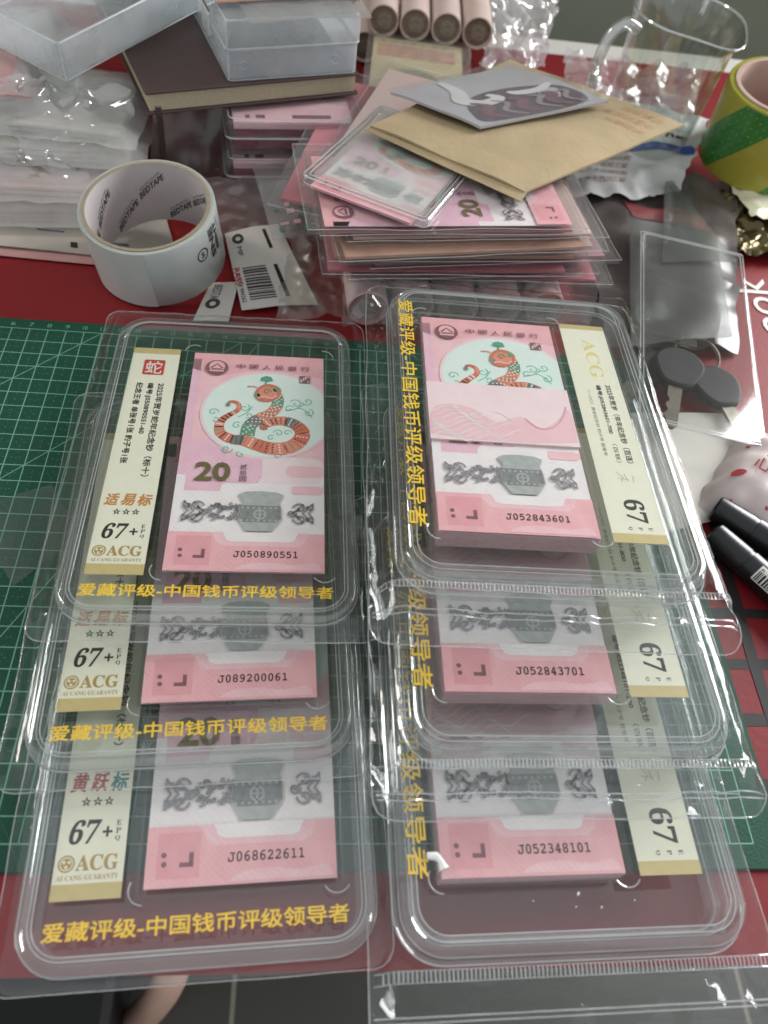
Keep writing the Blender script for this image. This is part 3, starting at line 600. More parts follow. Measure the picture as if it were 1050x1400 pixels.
# ------------------------------------------------------------------ plastic bags round the cases
def sstep(a, b, x):
    t = max(0, min(1, (x-a)/(b-a))); return t*t*(3-2*t)
def round_uv(x, y, B, r):
    x0, y0, x1, y1 = B; ox, oy = x, y
    for cx, sx in ((x0+r, -1), (x1-r, 1)):
        for cyy, sy in ((y0+r, -1), (y1-r, 1)):
            dx, dy = (x-cx)*sx/r, (y-cyy)*sy/r
            if dx > 0 and dy > 0:
                ox = cx+sx*r*dx*math.sqrt(max(0, 1-dy*dy/2)); oy = cyy+sy*r*dy*math.sqrt(max(0, 1-dx*dx/2))
    return ox, oy
def bag(name, label, pose, B, case, top, bot, mid, seed, zipper=None, droop=0.0, puff=0.0, wr=1.0, corner=0.8):
    x, y, z, yaw, tilt = pose
    t = thing(name, label, 'plastic bag', (x, y, z), (rad(tilt), 0, rad(yaw)), 'clear bags round the cases')
    cx0, cy0, cx1, cy1 = case
    def hgt(px, py, up):
        dx = max(cx0-px, 0, px-cx1); dy = max(cy0-py, 0, py-cy1)
        # distance out from the case, scaled so that the film is down to the seam at the outline
        wx = (cx0-B[0]) if px < cx0 else (B[2]-cx1); wy = (cy0-B[1]) if py < cy0 else (B[3]-cy1)
        q = min(1, math.hypot(dx/max(wx, .2), dy/max(wy, .2)))
        k = 1-sstep(0.0, 1.0, q)
        m_ = mid-(droop*sstep(0, 1, dy/wy) if py < cy0 else 0)
        zz = m_+(up-m_)*k
        edge = sstep(0.02, 0.35, q)*(1-0.6*sstep(.8, 1, q))
        wn = 0.10*nz(px*1.3+seed, py*.5, seed)+0.06*nz(px*3.1, py*2.3+seed, up)
        zz += wr*edge*wn
        if py < cy0 and puff: zz += puff*(1 if up > mid else -.4)*math.sin(min(1, dy/wy)*math.pi)*(0.75+.35*math.cos((px-B[0])/(B[2]-B[0])*math.pi*2))
        zz += 0.012*nz(px*.5+seed, py*.35)*(1 if q == 0 else 0)
        return zz
    def sheet(up, eps):
        def fn(u, v):
            px, py = B[0]+u*(B[2]-B[0]), B[1]+v*(B[3]-B[1])
            hz_ = hgt(px, py, up)+eps; px, py = round_uv(px, py, B, corner)
            py += 0.10*nz(px*.25+seed*3, 5)*(1-sstep(0, 3, py-B[1]))
            px += 0.10*nz(seed*7, py*.3)*sstep(.35, .5, abs(u-.5))
            return (px, py, hz_)
        return fn
    fT, fB = sheet(top, 0.004), sheet(bot, -0.004)
    m = MB(); m.grid(56, 84, fT); m.build('upper_film', FILM, t, sharp=False)
    m = MB(); m.grid(40, 60, fB); m.build('lower_film', FILM, t, sharp=False)
    m = MB(); per = []
    for i in range(40): per.append(fT(i/40, 0))
    for i in range(60): per.append(fT(1, i/60))
    for i in range(40): per.append(fT(1-i/40, 1))
    for i in range(60): per.append(fT(0, 1-i/60))
    m.tube(per, 0.028, 0, 5, True); m.build('seam', SEAM, t)
    H = B[3]-B[1]
    if zipper:
        za, zb, lips = zipper
        m = MB(); n = 92
        for i in range(n):
            u = .03+.94*i/(n-1)
            p = fT(u, (za-B[1])/H); q = fT(u, (zb-B[1])/H)
            m.tube([(p[0], p[1], p[2]+.02), ((p[0]+q[0])/2, (p[1]+q[1])/2, (p[2]+q[2])/2+.045), (q[0], q[1], q[2]+.02)], 0.026, 0, 4)
        for yy in (za, zb): m.tube([(lambda p: (p[0], p[1], p[2]+.015))(fT(.012+.976*i/40, (yy-B[1])/H)) for i in range(41)], 0.02, 0, 5)
        m.build('zipper_teeth', SEAM, t)
        m = MB()
        for yy in lips: m.tube([(lambda p: (p[0], p[1], p[2]+.015))(fT(.01+.98*i/40, (yy-B[1])/H)) for i in range(41)], 0.032, 0, 6)
        m.build('closing_ridge', SEAM, t)
    return t
TC = (-4.2, -2.62, 8.45, 17.0); KC = (-1.82, -2.72, 11.6, 17.05)
bag('clear_bag', 'clear bag round the topmost case of the left stack', LA, (-5.2, -3.25, 9.35, 18.2), TC, .47, -.48, -.30, 1.3, droop=.05)
bag('clear_bag', 'clear bag round the middle case of the left stack', LB, (-5.1, -3.2, 9.2, 17.9), TC, .47, -.48, -.30, 4.7, droop=.05)
bag('clear_bag', 'clear bag round the nearest case of the left stack', LC, (-5.0, -3.0, 9.0, 18.0), TC, .47, -.47, -.35, 8.1, droop=.1)
ZP = (-2.82, -3.12, (-3.85, -4.02))
bag('zip_bag', 'zip bag bulging round the topmost case of the right stack', RA, (-2.9, -4.95, 12.3, 18.0), KC, .38, -1.49, -.75, 2.2, ZP, .1, .28, 2.0)
bag('zip_bag', 'zip bag round the middle case of the right stack', RB, (-2.9, -4.6, 12.4, 18.0), KC, .38, -1.49, -.75, 5.9, ZP, .1, .25, 2.0)
bag('zip_bag', 'zip bag round the nearest case of the right stack, its mouth past the table edge', RC, (-2.75, -5.2, 12.4, 18.0), KC, .38, -1.5, -.75, 9.4, (-2.9, -3.25, (-4.2, -4.36)), .1, .12, 1.6)
#REST
# ------------------------------------------------------------------ sheets, crumples and other helpers for the things behind
def bil(q):
    a, b, c, d = [Vector(p) for p in q]
    return lambda u, v: (a*(1-u)+b*u)*(1-v)+(d*(1-u)+c*u)*v
def slab(mb, fn, nx, ny, th, mi=0):
    """closed sheet of real thickness over a bent surface"""
    mb.grid(nx, ny, lambda u, v: fn(u, v), mi); mb.grid(nx, ny, lambda u, v: tuple(Vector(fn(u, v))-Vector((0, 0, th))), mi)
    for k in range(nx):
        for v in (0, 1):
            a, b = Vector(fn(k/nx, v)), Vector(fn((k+1)/nx, v)); t = Vector((0, 0, th)); mb.add([a, b, b-t, a-t], [[0, 1, 2, 3]], mi)
    for k in range(ny):
        for u in (0, 1):
            a, b = Vector(fn(u, k/ny)), Vector(fn(u, (k+1)/ny)); t = Vector((0, 0, th)); mb.add([a, b, b-t, a-t], [[0, 1, 2, 3]], mi)
def crumple(q, amp, freq, seed, edge=0.15, sag=0.0):
    f = bil(q)
    def g(u, v):
        p = f(u, v)
        a = nz(p.x*freq+seed, p.y*freq, seed*.7); b = nz(p.x*freq*2.3, p.y*freq*2.3+seed, 3.1)
        rdg = 1-abs(a)*2.2
        p = p+Vector((edge*nz(p.y*freq*2, seed, u*3), edge*nz(p.x*freq*2, seed+4, v*3), amp*(0.55*rdg+0.4*b)+sag*(u-.5)**2))
        return tuple(p)
    return g
def bent(q, bow=0.0, seed=0.0, amp=0.05):
    f = bil(q)
    def g(u, v):
        p = f(u, v); p.z += bow*math.sin(u*math.pi)+amp*nz(u*3+seed, v*3, seed); return tuple(p)
    return g
def on(fn, dz):
    return lambda x, y, z: tuple(Vector(fn(x, y))+Vector((0, 0, dz)))
def pquad(mb, fn, u0, v0, u1, v1, dz, mi, n=4):
    mb.grid(n, n, lambda u, v: tuple(Vector(fn(u0+(u1-u0)*u, v0+(v1-v0)*v))+Vector((0, 0, dz))), mi)

# ------------------------------------------------------------------ white parcel tape roll
TAPEW = mat('tape_white', S(190, 194, 190), 0.25, 0.03, 60, spec=0.5); CARD = mat('core_card', S(150, 138, 116), 0.8, 0.1, 200)
CORE = mat('core_paper', S(190, 184, 182), 0.7, 0.04, 100); CINK = mat('core_ink', S(66, 62, 66), 0.7, 0.1); CPINK = mat('core_pink', S(212, 178, 184), 0.7, 0.1)
t = thing('tape_roll', 'wide white tape roll with printed card core standing beside the mat', 'tape roll', (7.59, 6.45, 0.75))
n_ = Vector((math.sin(-0.0813), -math.sin(0.1503), 1)).normalized()
t.rotation_euler = Vector((0, 0, 1)).rotation_difference(n_).to_euler()
m = MB(); m.lathe([(3.70, 0.0), (3.90, 0.02), (3.94, 0.08), (3.94, 4.04), (3.90, 4.12), (3.70, 4.12)], 64); m.build('tape', TAPEW, t)
m = MB(); m.lathe([(3.70, 4.11), (3.69, 4.19), (3.50, 4.19), (3.48, 4.16)], 64, 0); m.lathe([(3.48, 4.16), (3.48, -0.05), (3.70, -0.05)], 64, 1); m.build('core', [CARD, CORE], t)
m = MB()
def inner(a0, y0, r=3.465, sl=0.0, sgn=-1):
    return lambda x, y, z: (r*math.cos(a0+sgn*x/r), r*math.sin(a0+sgn*x/r), y0+y+sl*x)
for a0, y0 in ((2.95, 2.1), (1.95, 2.2), (0.95, 2.1), (3.5, 0.65), (2.5, 0.6), (1.5, 0.6)):
    text(m, 'BEDTAPE', 0, 0, 1.7, 0.45, 0, 0, bold=0.03, fn=inner(a0, y0-.5, sl=.8))
    text(m, 'BEDTAPE INDUSTRY', .1, .55, 1.55, 0.7, 0, 0, fn=inner(a0, y0-.5, sl=.8))
    for k in range(4): text(m, 'S', .3+.25*k, -.75, .52+.25*k, -.35, 0, 1, fn=inner(a0-.05, y0-.05, sl=0.4))
m.build('core_lettering', [CINK, CPINK], t)
m = MB(); m.grid(14, 2, lambda u, v: ((3.955)*math.cos(-2.6+u*1.1), 3.955*math.sin(-2.6+u*1.1), .02+v*4.06+.04*math.sin(u*30)*0)); m.build('tape_end', mat('tape_white_end', S(198, 200, 196), .3, .05, 120), t)
m = MB()
for k in range(3): m.tube([((3.76+.06*k)*math.cos(a*.0982), (3.76+.06*k)*math.sin(a*.0982), 4.122) for a in range(64)], .006, 0, 4, True)
m.build('wound_layer', mat('tape_layer', S(150, 150, 142), .5, .1), t)
m = MB(); out = lambda a0, y0: inner(a0, y0, r=3.955, sgn=1)
F = out(-0.62, 1.3)
m.add([F(.45*math.cos(a*.3927)*r_, .45*math.sin(a*.3927)*r_+1.3, 0) for a in range(16) for r_ in (1, .8)], [[2*i, 2*i+1, (2*i+3) % 32, (2*i+2) % 32] for i in range(16)])
text(m, 'S', -.14, 1.1, .14, 1.5, 0, fn=F, bold=.03)
text(m, 'SNE', .75, .4, 1.25, 2.5, 0, rot=90, fn=F, bold=.05); text(m, 'SBHT', 1.35, .5, 1.75, 2.5, 0, rot=90, fn=F, bold=.05); text(m, 'BEDTAPE IND', 1.9, .1, 2.05, 2.5, 0, rot=90, fn=F)
m.build('outer_lettering', [CINK], t)

# ------------------------------------------------------------------ stickers behind the left stack
STK = mat('sticker_paper', S(206, 200, 192), 0.6, 0.03, 60)
t = thing('barcode_sticker', 'white sticker sheet with a large barcode beside the tape roll', 'sticker')
fn = bent([(12.8, 2.7, .25), (17.4, 3.6, .35), (14.6, 10.4, 1.2), (11.2, 9.3, .9)], .12, 2)
m = MB(); slab(m, fn, 10, 10, .03); m.build('paper', STK, t)
m = MB(); v_ = .10; rs = random.Random(3)
while v_ < .50:
    h = .008+.02*rs.random(); pquad(m, fn, .14, v_, .50, v_+h, .03, 0, 2); v_ += h+.008+.012*rs.random()
pquad(m, fn, .62, .1, .68, .5, .03, 1, 2); pquad(m, fn, .66, .7, .72, .95, .03, 1, 2)
text(m, '6 902018 994262', .03, .08, .09, .5, 0, 0, rot=-90, fn=on(fn, .035)); text(m, 'PASS', .0, .3, .1, .52, 0, 2, rot=-90, fn=on(fn, .04))
text(m, '◎', .1, .82, .3, .95, 0, 0, fn=on(fn, .035), bold=.02); text(m, 'MF', .14, .66, .22, .78, 0, 0, fn=on(fn, .035), rot=-90)
m.build('printed_barcode', [CINK, BLK, SEALR], t)
t = thing('care_sticker', 'small white sticker tucked under the tape roll front', 'sticker')
fn = bent([(10.0, 1.5, .2), (12.1, 1.6, .25), (12.4, 5.2, .35), (10.7, 5.0, .3)], .03, 5)
m = MB(); slab(m, fn, 5, 6, .03); m.build('paper', STK, t)
m = MB(); text(m, '◎', .15, .3, .6, .55, 0, fn=on(fn, .03), bold=.02); text(m, 'BEDTA', .2, .55, .5, .92, 0, rot=-90, fn=on(fn, .03)); m.build('printed_marks', [CINK], t)
t = thing('small_clear_pouch', 'small clear pouch with green printing between tape roll and notes', 'pouch')
fn = bent([(14.4, 8.0, 1.6), (18.0, 8.8, 1.7), (17.8, 16, 2.6), (12.6, 15, 2.4)], .15, 3, .12)
m = MB(); slab(m, fn, 14, 14, .05); m.build('film', SLEEVE, t)
m = MB()
for k in range(16): 
    u, v = .1+.7*rnd(), .05+.35*rnd(); pquad(m, fn, u, v, u+.06+.1*rnd(), v+.03+.05*rnd(), .02+.002*k, k % 3, 1)
m.build('printed_patch', [mat('patch_green', S(98, 128, 112), .6, .2, 300), mat('patch_pink', S(206, 168, 170), .6, .1), TGREY], t)

# ------------------------------------------------------------------ left: stained paper and heap of sleeved packs
OLD = mat('old_paper', S(196, 186, 166), 0.75, 0.3, 22, col2=S(118, 114, 120), detail=6)
fn = bent([(-9, 7.4, .25), (8.6, 6.7, .2), (5.5, 16.5, .4), (-10, 16.5, .5)], .1, 9, .12)
m = MB(); slab(m, fn, 16, 12, .06)
t = thing('printed_paper', 'stained printed paper lying flat behind the left red strip', 'paper'); m.build('sheet', OLD, t)
m = MB()
for u, v, a, b in ((.62, .05, .025, .06), (.71, .12, .12, .03), (.36, .32, .05, .03), (.5, .2, .1, .02), (.2, .3, .08, .04)): pquad(m, fn, u, v, u+a, v+b, .012, 0 if a < .04 else 1, 2)
m.build('ink_blot', [BLK, mat('blot_blue', S(106, 104, 130), .8, .2, 60)], t)
fn = bent([(-9, 6.7, .1), (8.9, 6.0, .1), (8.6, 7.4, .12), (-9, 8.2, .12)], .02, 4, .02)
m = MB(); slab(m, fn, 12, 3, .04); tag(m.build('pink_paper', mat('pink_paper', S(186, 140, 136), .7, .15, 40)), 'thin pink paper edge under the stained printed paper', 'paper')
PKP = mat('pack_pink', S(208, 150, 152), .7, .2, 40, col2=S(190, 172, 166)); PKW = mat('pack_white', S(206, 202, 192), .7, .1, 30); PKT = mat('pack_tan', S(170, 146, 130), .7, .25, 60)
def pack(label, cx, cyy, z, L, Wd, th, yaw, pm, seed, over=1.1, sl=CLOUD):
    t = thing('sleeved_pack', label, 'note pack', (cx, cyy, z), (0, 0, rad(yaw)), 'cloudy sleeved packs heaped at the back left')
    m = MB()
    for k in range(max(2, int(th/.3))):
        j = .35*nz(k*1.7, seed); zz = k*.3
        slab(m, (lambda j, zz, k: (lambda u, v: ((u-.5)*L+j, (v-.5)*Wd+j*.8, zz+.2+.10*nz(u*3+seed, v*2, k))))(j, zz, k), 10, 5, .18)
    m.build('paper_stack', pm, t)
    def f(u, v):
        x = (u-.5)*(L+2*over); y = (v-.5)*(Wd+2*over); q = max(abs(x)-L/2, abs(y)-Wd/2, 0)/over
        return (x+.15*nz(y, seed, x), y+.15*nz(x, seed, 5), (th+.12)*(1-.75*sstep(0, 1, q))+.16*nz(x*.5+seed, y*.7)*(.25+q))
    m = MB(); m.grid(28, 20, f); m.build('sleeve', sl, t, sharp=False)
pack('brownish sleeved pack at the bottom of the heap, above the stained paper', -3.6, 13.0, .55, 15.5, 7.4, 1.1, 6, PKT, 1)
pack('pink sleeved pack second from the bottom of the heap', -3.9, 13.8, 1.85, 15, 7.2, .8, 4, PKP, 2)
pack('white sleeved pack in the middle of the heap', -0.6, 16.2, 2.9, 10.6, 7.0, .9, 3, PKW, 3)
pack('white sleeved pack with a faint grey stamp, under the open frosted tray', -0.4, 17.4, 4.0, 10.0, 7.0, .8, -2, PKW, 4)
pack('pink sleeved pack sticking out at the far left edge', -7.6, 16.2, 4.4, 12, 6.5, 1.2, 28, PKP, 5)
pack('pale sleeved pack low at the far left behind the pink one', -9.0, 24, 2.6, 14, 9, 2.0, 15, PKW, 6)

t = thing('heap_bag', 'crumpled shiny clear bag draped over the sleeved heap at the left', 'plastic bag')
fn = crumple([(-11, 9.5, 2.6), (4.6, 11.4, 2.2), (4.8, 17.0, 5.4), (-10, 16.5, 6.0)], 1.0, .5, 88, .6)
m = MB(); m.grid(60, 40, fn); m.build('film', plastic('film_shiny', tint=(.97, .97, .96), veil=.06, rough=.05, f0=.16, bump=.5, bscale=45), t)
t = thing('torn_pink_packet', 'loose pink packet lying crooked on top of the left heap', 'note packet')
fn = bent([(-7.5, 13.2, 5.75), (-1.2, 15.4, 5.5), (-3.4, 20.5, 5.8), (-9.5, 18.0, 6.1)], .15, 4, .2)
m = MB(); slab(m, fn, 10, 10, .25); m.build('packet', PKP, t)

# ------------------------------------------------------------------ notebook, frosted boxes
CVR = mat('notebook_cover', S(74, 56, 54), .55, .06, 60, bump=.2, bscale=900); PGS = mat('page_edges', S(198, 184, 158), .8, .12, 500)
t = thing('notebook', 'dark brown hardback notebook with cream pages under the frosted box', 'notebook', (6.2, 14.3, 5.55), (0, 0, rad(21.7)))
m = MB(); m.box(0, 0, 1.27, 14.4, 20.5, 1.42, 0, .05); m.build('front_cover', CVR, t)
m = MB(); m.box(0, 0, 0, 14.4, 20.5, .15, 0, .05); m.build('back_cover', CVR, t)
m = MB(); m.box(.25, .25, .15, 14.2, 20.3, 1.27)
for k in range(8): m.box(.2+.04*nz(k, 1), .19+.05*abs(nz(k, 2)), .2+k*.13, 14.1, 20.2, .26+k*.13)
m.build('pages', PGS, t)
m = MB(); rp = smooth_path([(.75, .5, .5), (.72, .05, .25), (.70, -.12, -.6), (.62, -.2, -2.4), (.45, -.3, -4.6)], 5); R2 = []
vs = [];
for p in rp: vs += [(p.x-.2, p.y, p.z), (p.x+.2, p.y+.02, p.z), (p.x+.2, p.y+.06, p.z), (p.x-.2, p.y+.04, p.z)]
fs = [[4*i+a, 4*i+(a+1) % 4, 4*i+4+(a+1) % 4, 4*i+4+a] for i in range(len(rp)-1) for a in range(4)]
m.add(vs, fs); m.build('ribbon', mat('ribbon', S(52, 38, 36), .7, .1), t)

def frosted_box(name, label, loc, yaw, Wd, L, h0, h1, lid=True, pitch=0, roll=0, wall=.14):
    t = thing(name, label, 'plastic box', loc, (rad(pitch), rad(roll), rad(yaw)), 'frosted plastic boxes at the back')
    m = MB(); m.sweep(0, 0, Wd, L, .25, [(.1, 0), (.03, .08), (0, .2), (0, h0), (wall, h0), (wall, wall), ], 0, 0, 0, 3); m.build('base', FROST, t)
    m = MB(); rib_ring(m, 0, 0, Wd, L, .25, h0, .07, 0); rib_ring(m, .05, .05, Wd-.05, L-.05, .25, .06, .05, 0)
    for cx, cyy in ((.08, .08), (Wd-.08, .08), (Wd-.08, L-.08), (.08, L-.08)): m.tube([(cx, cyy, .1), (cx, cyy, h0)], .06, 0)
    m.build('base_rim', FROSTE, t)
    if lid:
        m = MB(); m.sweep(-.08, -.08, Wd+.08, L+.08, .3, [(wall, h0+.06), (0, h0+.06), (0, h0+h1-.12), (.04, h0+h1-.04), (.12, h0+h1)], 0, None, 0, 3); m.build('lid', FROST, t)
        m = MB(); rib_ring(m, -.08, -.08, Wd+.08, L+.08, .3, h0+.1, .06, 0); rib_ring(m, .02, .02, Wd-.02, L-.02, .3, h0+h1-.03, .06, 0)
        for cx, cyy in ((0, 0), (Wd, 0), (Wd, L), (0, L)): m.tube([(cx, cyy, h0+.1), (cx, cyy, h0+h1-.05)], .06, 0)
        m.build('lid_rim', FROSTE, t)
        m = MB(); m.box(-.3, 3.6, h0-.75, -.02, 5.6, h0+.7, 0, .1); m.box(-.38, 4.0, h0-.45, -.3, 5.2, h0-.1, 0, .03); m.build('latch', plastic('latch_white', veil=.75, rough=.3, f0=.06, veilcol=(.86, .88, .87)), t)
        for cx in (1.0, 7.2):
            m = MB(); m.tube([(cx+.25*math.cos(a), -.03, 1.0+.25*math.sin(a)) for a in [i*.524 for i in range(12)]], .035, 0, 5, True); m.build('moulded_ring', FROSTE, t)
    return t
frosted_box('frosted_box', 'closed frosted box with side latch standing on the brown notebook', (11.1, 16.6, 7.0), 19.5, 8.7, 13, 1.9, 1.75)
frosted_box('frosted_tray', 'open frosted tray tilted over the heap at the far left', (1.4, 14.8, 6.9), 56, 15.5, 9.5, 2.3, 0, lid=False, pitch=2, roll=-3)
t = thing('orange_packet', 'orange and pink note packet lying on the frosted box', 'note packet')
fn = bent([(12.6, 16.2, 10.9), (20.0, 18.7, 10.9), (18, 25, 10.95), (10.3, 22.5, 10.95)], .1, 2, .08)
m = MB(); slab(m, fn, 8, 8, .1); m.build('sleeve', SLEEVE, t)
fn = bent([(10.4, 18.0, 11.12), (19.2, 20.7, 11.12), (18, 25, 11.1), (9.8, 22.3, 11.1)], .1, 2, .05)
m = MB(); slab(m, fn, 8, 8, .12); m.build('note_stack', mat('orange_note', S(206, 160, 118), .7, .15, 60, col2=S(214, 170, 160)), t)

# ------------------------------------------------------------------ cases below the notebook
def far_case(label, loc, yaw, Wd, L, h):
    t = thing('stored_bundle_case', label, 'bundle case', loc, (0, 0, rad(yaw)), 'deep cases stored under the notebook')
    m = MB(); m.sweep(0, 0, Wd, L, .5, [(.3, 0), (.05, .1), (0, .3), (0, h*.45), (-.1, h*.47), (-.1, h*.55), (0, h*.57), (0, h-.3), (.1, h-.05), (.3, h)], 0, 0, 0, 4); m.build('case', plastic('case_cloudy', tint=(.93, .94, .94), veil=.07, rough=.08, f0=.07), t)
    m = MB(); rib_ring(m, -.06, -.06, Wd+.06, L+.06, .55, h*.51, .06, 0); rib_ring(m, .2, .2, Wd-.2, L-.2, .5, h, .04, 0); m.build('rim', GLINT, t)
    m = MB(); m.box(.5, .45, .3, Wd-.8, L-.6, h-.75); b = m.build('banknote_bundle', [mat('bundle_front', S(142, 74, 88), .8, .25, 90)], t)
    m = MB(); m.box(.5, .35, h-.74, Wd-.8, L-.6, h-.25); m.box(.5, .3, h-.7, Wd-.8, .36, h-.3)
    m.build('note_face', NP['pink'], b)
    m = MB()
    for x0, x1 in ((1.3, 1.6), (2.0, 2.6), (4.4, 7.0)): m.rect(x0, .8, x1, 1.25, h-.24)
    m.build('printed_marks', NP['brown'], b)
far_case('clear case of pink notes under the notebook, lower of the pair', (10.9, 14.6, .5), 9, 9.2, 14, 2.3)
far_case('clear case of pink notes directly under the notebook, upper of the pair', (11.0, 14.9, 3.0), 9, 9.2, 14, 2.4)
t = thing('grey_film', 'dull grey film hanging behind the tape roll under the notebook ribbon', 'plastic film')
fn = crumple([(5.6, 14.9, .5), (11, 16.4, .5), (11.3, 18, 5.2), (6.2, 16.4, 5.3)], .2, .5, 12)
m = MB(); m.grid(22, 22, fn); m.build('film', plastic('film_grey', tint=(.8, .79, .78), veil=.25, veilcol=(.42, .40, .38), rough=.2, f0=.06), t)

t = thing('cloudy_bag', 'crumpled greyish bag on the table between tape roll and note pile', 'plastic bag')
fn = crumple([(9.6, 8.8, .5), (17.5, 9.6, .5), (17.5, 15.0, 1.6), (9.4, 14.2, 1.6)], .45, .5, 77, .3)
m = MB(); m.grid(34, 30, fn); m.build('film', plastic('film_brown', tint=(.78, .76, .74), veil=.40, veilcol=(.50, .46, .44), rough=.15, f0=.08, bump=.3, bscale=60), t)

# ------------------------------------------------------------------ rolls and note stack in the middle
def coin_roll(label, x, y, z, r, L, body, end, yaw=0, grp='paper coin rolls at the back'):
    t = thing('coin_roll', label, 'coin roll', (x, y, z), (0, 0, rad(yaw)), grp)
    m = MB(); N = 28
    prof = [(-0.0, r*.80), (.25, r*.84), (-.02, r*.93), (.03, r), (.3, r*1.0), (L*.5, r*1.01), (L-.1, r), (L, r*.9)]
    vs = []; fs = []
    for k in range(N):
        a = 2*math.pi*k/N
        for yy, rr_ in prof[1:]: vs.append((rr_*math.cos(a)*(1+.012*nz(k, yy)), yy, rr_*math.sin(a)))
    P = len(prof)-1
    for k in range(N):
        for q in range(P-1): fs.append([k*P+q, k*P+q+1, ((k+1) % N)*P+q+1, ((k+1) % N)*P+q])
    m.add(vs, fs, 0, True); m.build('wrapper', body, t)
    m = MB(); m.add([(r*.85*math.cos(2*math.pi*k/N), .25, r*.85*math.sin(2*math.pi*k/N)) for k in range(N)], [list(range(N))])
    m.add([(r*.5*math.cos(2*math.pi*k/N)+.1, .24, r*.5*math.sin(2*math.pi*k/N)) for k in range(N)], [list(range(N))], 1)
    m.build('coin_end', [end, mat('coin_relief', S(150, 138, 124), .5, .3, 300)], t)
RW = mat('roll_wrap', S(210, 196, 186), .6, .12, 60, col2=S(194, 164, 156)); RE = mat('roll_coin', S(134, 122, 106), .45, .25, 200, metal=.3)
for k, nme in enumerate(('leftmost', 'second', 'third', 'rightmost')):
    coin_roll(f'{nme} paper coin roll of the upper row at the back' if k in (0, 3) else f'{nme} paper coin roll from the left in the upper back row', 21.9+2.63*k, 35.4-.15*k, 4.05, 1.28, 7.5, RW, RE, -3)
for k in range(4):
    coin_roll(('leftmost', 'second', 'third', 'rightmost')[k]+' coin roll of the shadowed lower back row'+('' if k in (0, 3) else ', counted from the left'), 20.6+2.66*k, 36.3, 1.5, 1.28, 7, RW, RE, -2)
t = thing('crumpled_wrap', 'bright crumpled clear wrap beside the back coin rolls', 'plastic wrap')
fn = crumple([(30.6, 33.5, 1.0), (36.5, 36.5, 1.0), (38.5, 45, 3.2), (30.6, 43, 5.4)], 1.1, .55, 3, .6)
m = MB(); m.grid(46, 46, fn); m.build('film', plastic('wrap_white', veil=.55, veilcol=(.9, .88, .88), rough=.1, f0=.14, bump=.5, bscale=120), t)
YEL = mat('yellow_note', S(206, 190, 148), .7, .2, 50, col2=S(176, 166, 130)); YP = mat('yellow_note_print', S(190, 150, 126), .7, .3, 120); YG = mat('yellow_note_grey', S(150, 148, 122), .7, .3, 120)
t = thing('yellow_note_stack', 'stack of sleeved yellowish notes behind the envelope', 'note stack', (20.3, 21.6, .1), (0, 0, rad(-4)))
m = MB()
for k in range(14): m.box(.1*nz(k, 3), .1*nz(k, 5), k*.2, 7.4+.1*nz(k, 3), 13.8, k*.2+.17)
m.build('note_stack', YEL, t)
m = MB(); m.rect(.4, 10.5, 6.8, 12.6, 2.79, 0); m.disc(3.4, 6.5, 2.2, 2.79, 1, 24); m.rect(.4, .8, 2, 3.4, 2.79, 0)
for k in range(7): m.rect(.6+k*.85, 13.0, 1.05+k*.85, 13.3, 2.795, 0)
m.build('printed_face', [YP, YG], t)
m = MB(); m.grid(16, 24, lambda u, v: (-.5+u*8.6, -.6+v*15.2, 2.9+.12*nz(u*4, v*6))); m.build('sleeve', SLEEVE, t)

RW2 = mat('roll_wrap_white', S(216, 208, 202), .5, .1, 30, col2=S(176, 90, 92), detail=2)
nm = ('leftmost', 'second', 'middle', 'fourth', 'rightmost')
for k in range(5):
    coin_roll(nm[k]+' wrapped roll in the row under the front of the note stack', 20.4+2.8*k, 2.3+.3*k, 1.32, 1.26, 8.5, RW2, mat('roll_end_red', S(150, 90, 88), .6, .5, 60, col2=S(214, 206, 200)), 4, 'wrapped rolls under the note stack')
t = thing('rumpled_bag', 'rumpled clear bag round the rolls behind the right stack', 'plastic bag')
fn = crumple([(18.9, 1.5, .5), (34.8, 3.4, .6), (35, 4.8, 2.8), (18.9, 3.2, 2.9)], .35, .7, 21, .2)
m = MB(); m.grid(70, 22, fn); m.build('film', FILMW, t)
t = thing('bubble_film', 'dusty crumpled clear film on the table behind the left stack', 'plastic film')
fn = crumple([(14.9, 1.6, .5), (20.2, 2.2, .7), (20.6, 9, 2.2), (15.6, 8.4, 2.0)], .5, .6, 31, .3)
m = MB(); m.grid(46, 46, fn); m.build('film', plastic('film_dusty', tint=(.9, .89, .86), veil=.22, veilcol=(.62, .58, .52), rough=.3, f0=.06, bump=.2, bscale=80), t)

def sleeved(label, loc, yaw, pm, full=False, sn=None, L=16.4, Wd=8.6, seed=0, tilt=(0, 0), fold=None):
    t = thing('sleeved_note', label, 'sleeved note', loc, (rad(tilt[0]), rad(tilt[1]), rad(yaw)), 'sleeved notes piled on the rolls')
    if full: add_note(t, sn, False, (0, 0, .12))
    else:
        m = MB()
        for k in range(2): m.box(.03*k, .05*k, .04+k*.08, 7-.03*k, 14.5, .1+k*.08)
        m.build('banknote', pm, t)
    x0, y0 = -.5, -.9-.25*nz(seed, 2)
    f = lambda z0: (lambda u, v: (x0+u*Wd, y0+v*L, z0+.10*nz(u*3+seed, v*4, seed)*(1-math.sin(u*math.pi)*.6)))
    m = MB(); m.grid(12, 20, f(.25)); m.grid(12, 20, f(-.02)); fp = f(.25)
    m.tube([fp(i/12, 0) for i in range(12)]+[fp(1, i/12) for i in range(12)]+[fp(1-i/12, 1) for i in range(12)]+[fp(0, 1-i/12) for i in range(12)], .025, 1, 4, True)
    m.build('sleeve', [plastic('note_sleeve', tint=(.97, .97, .97), veil=.05, veilcol=(.85, .82, .82), rough=.1, f0=.06, bump=.15), SEAM], t)
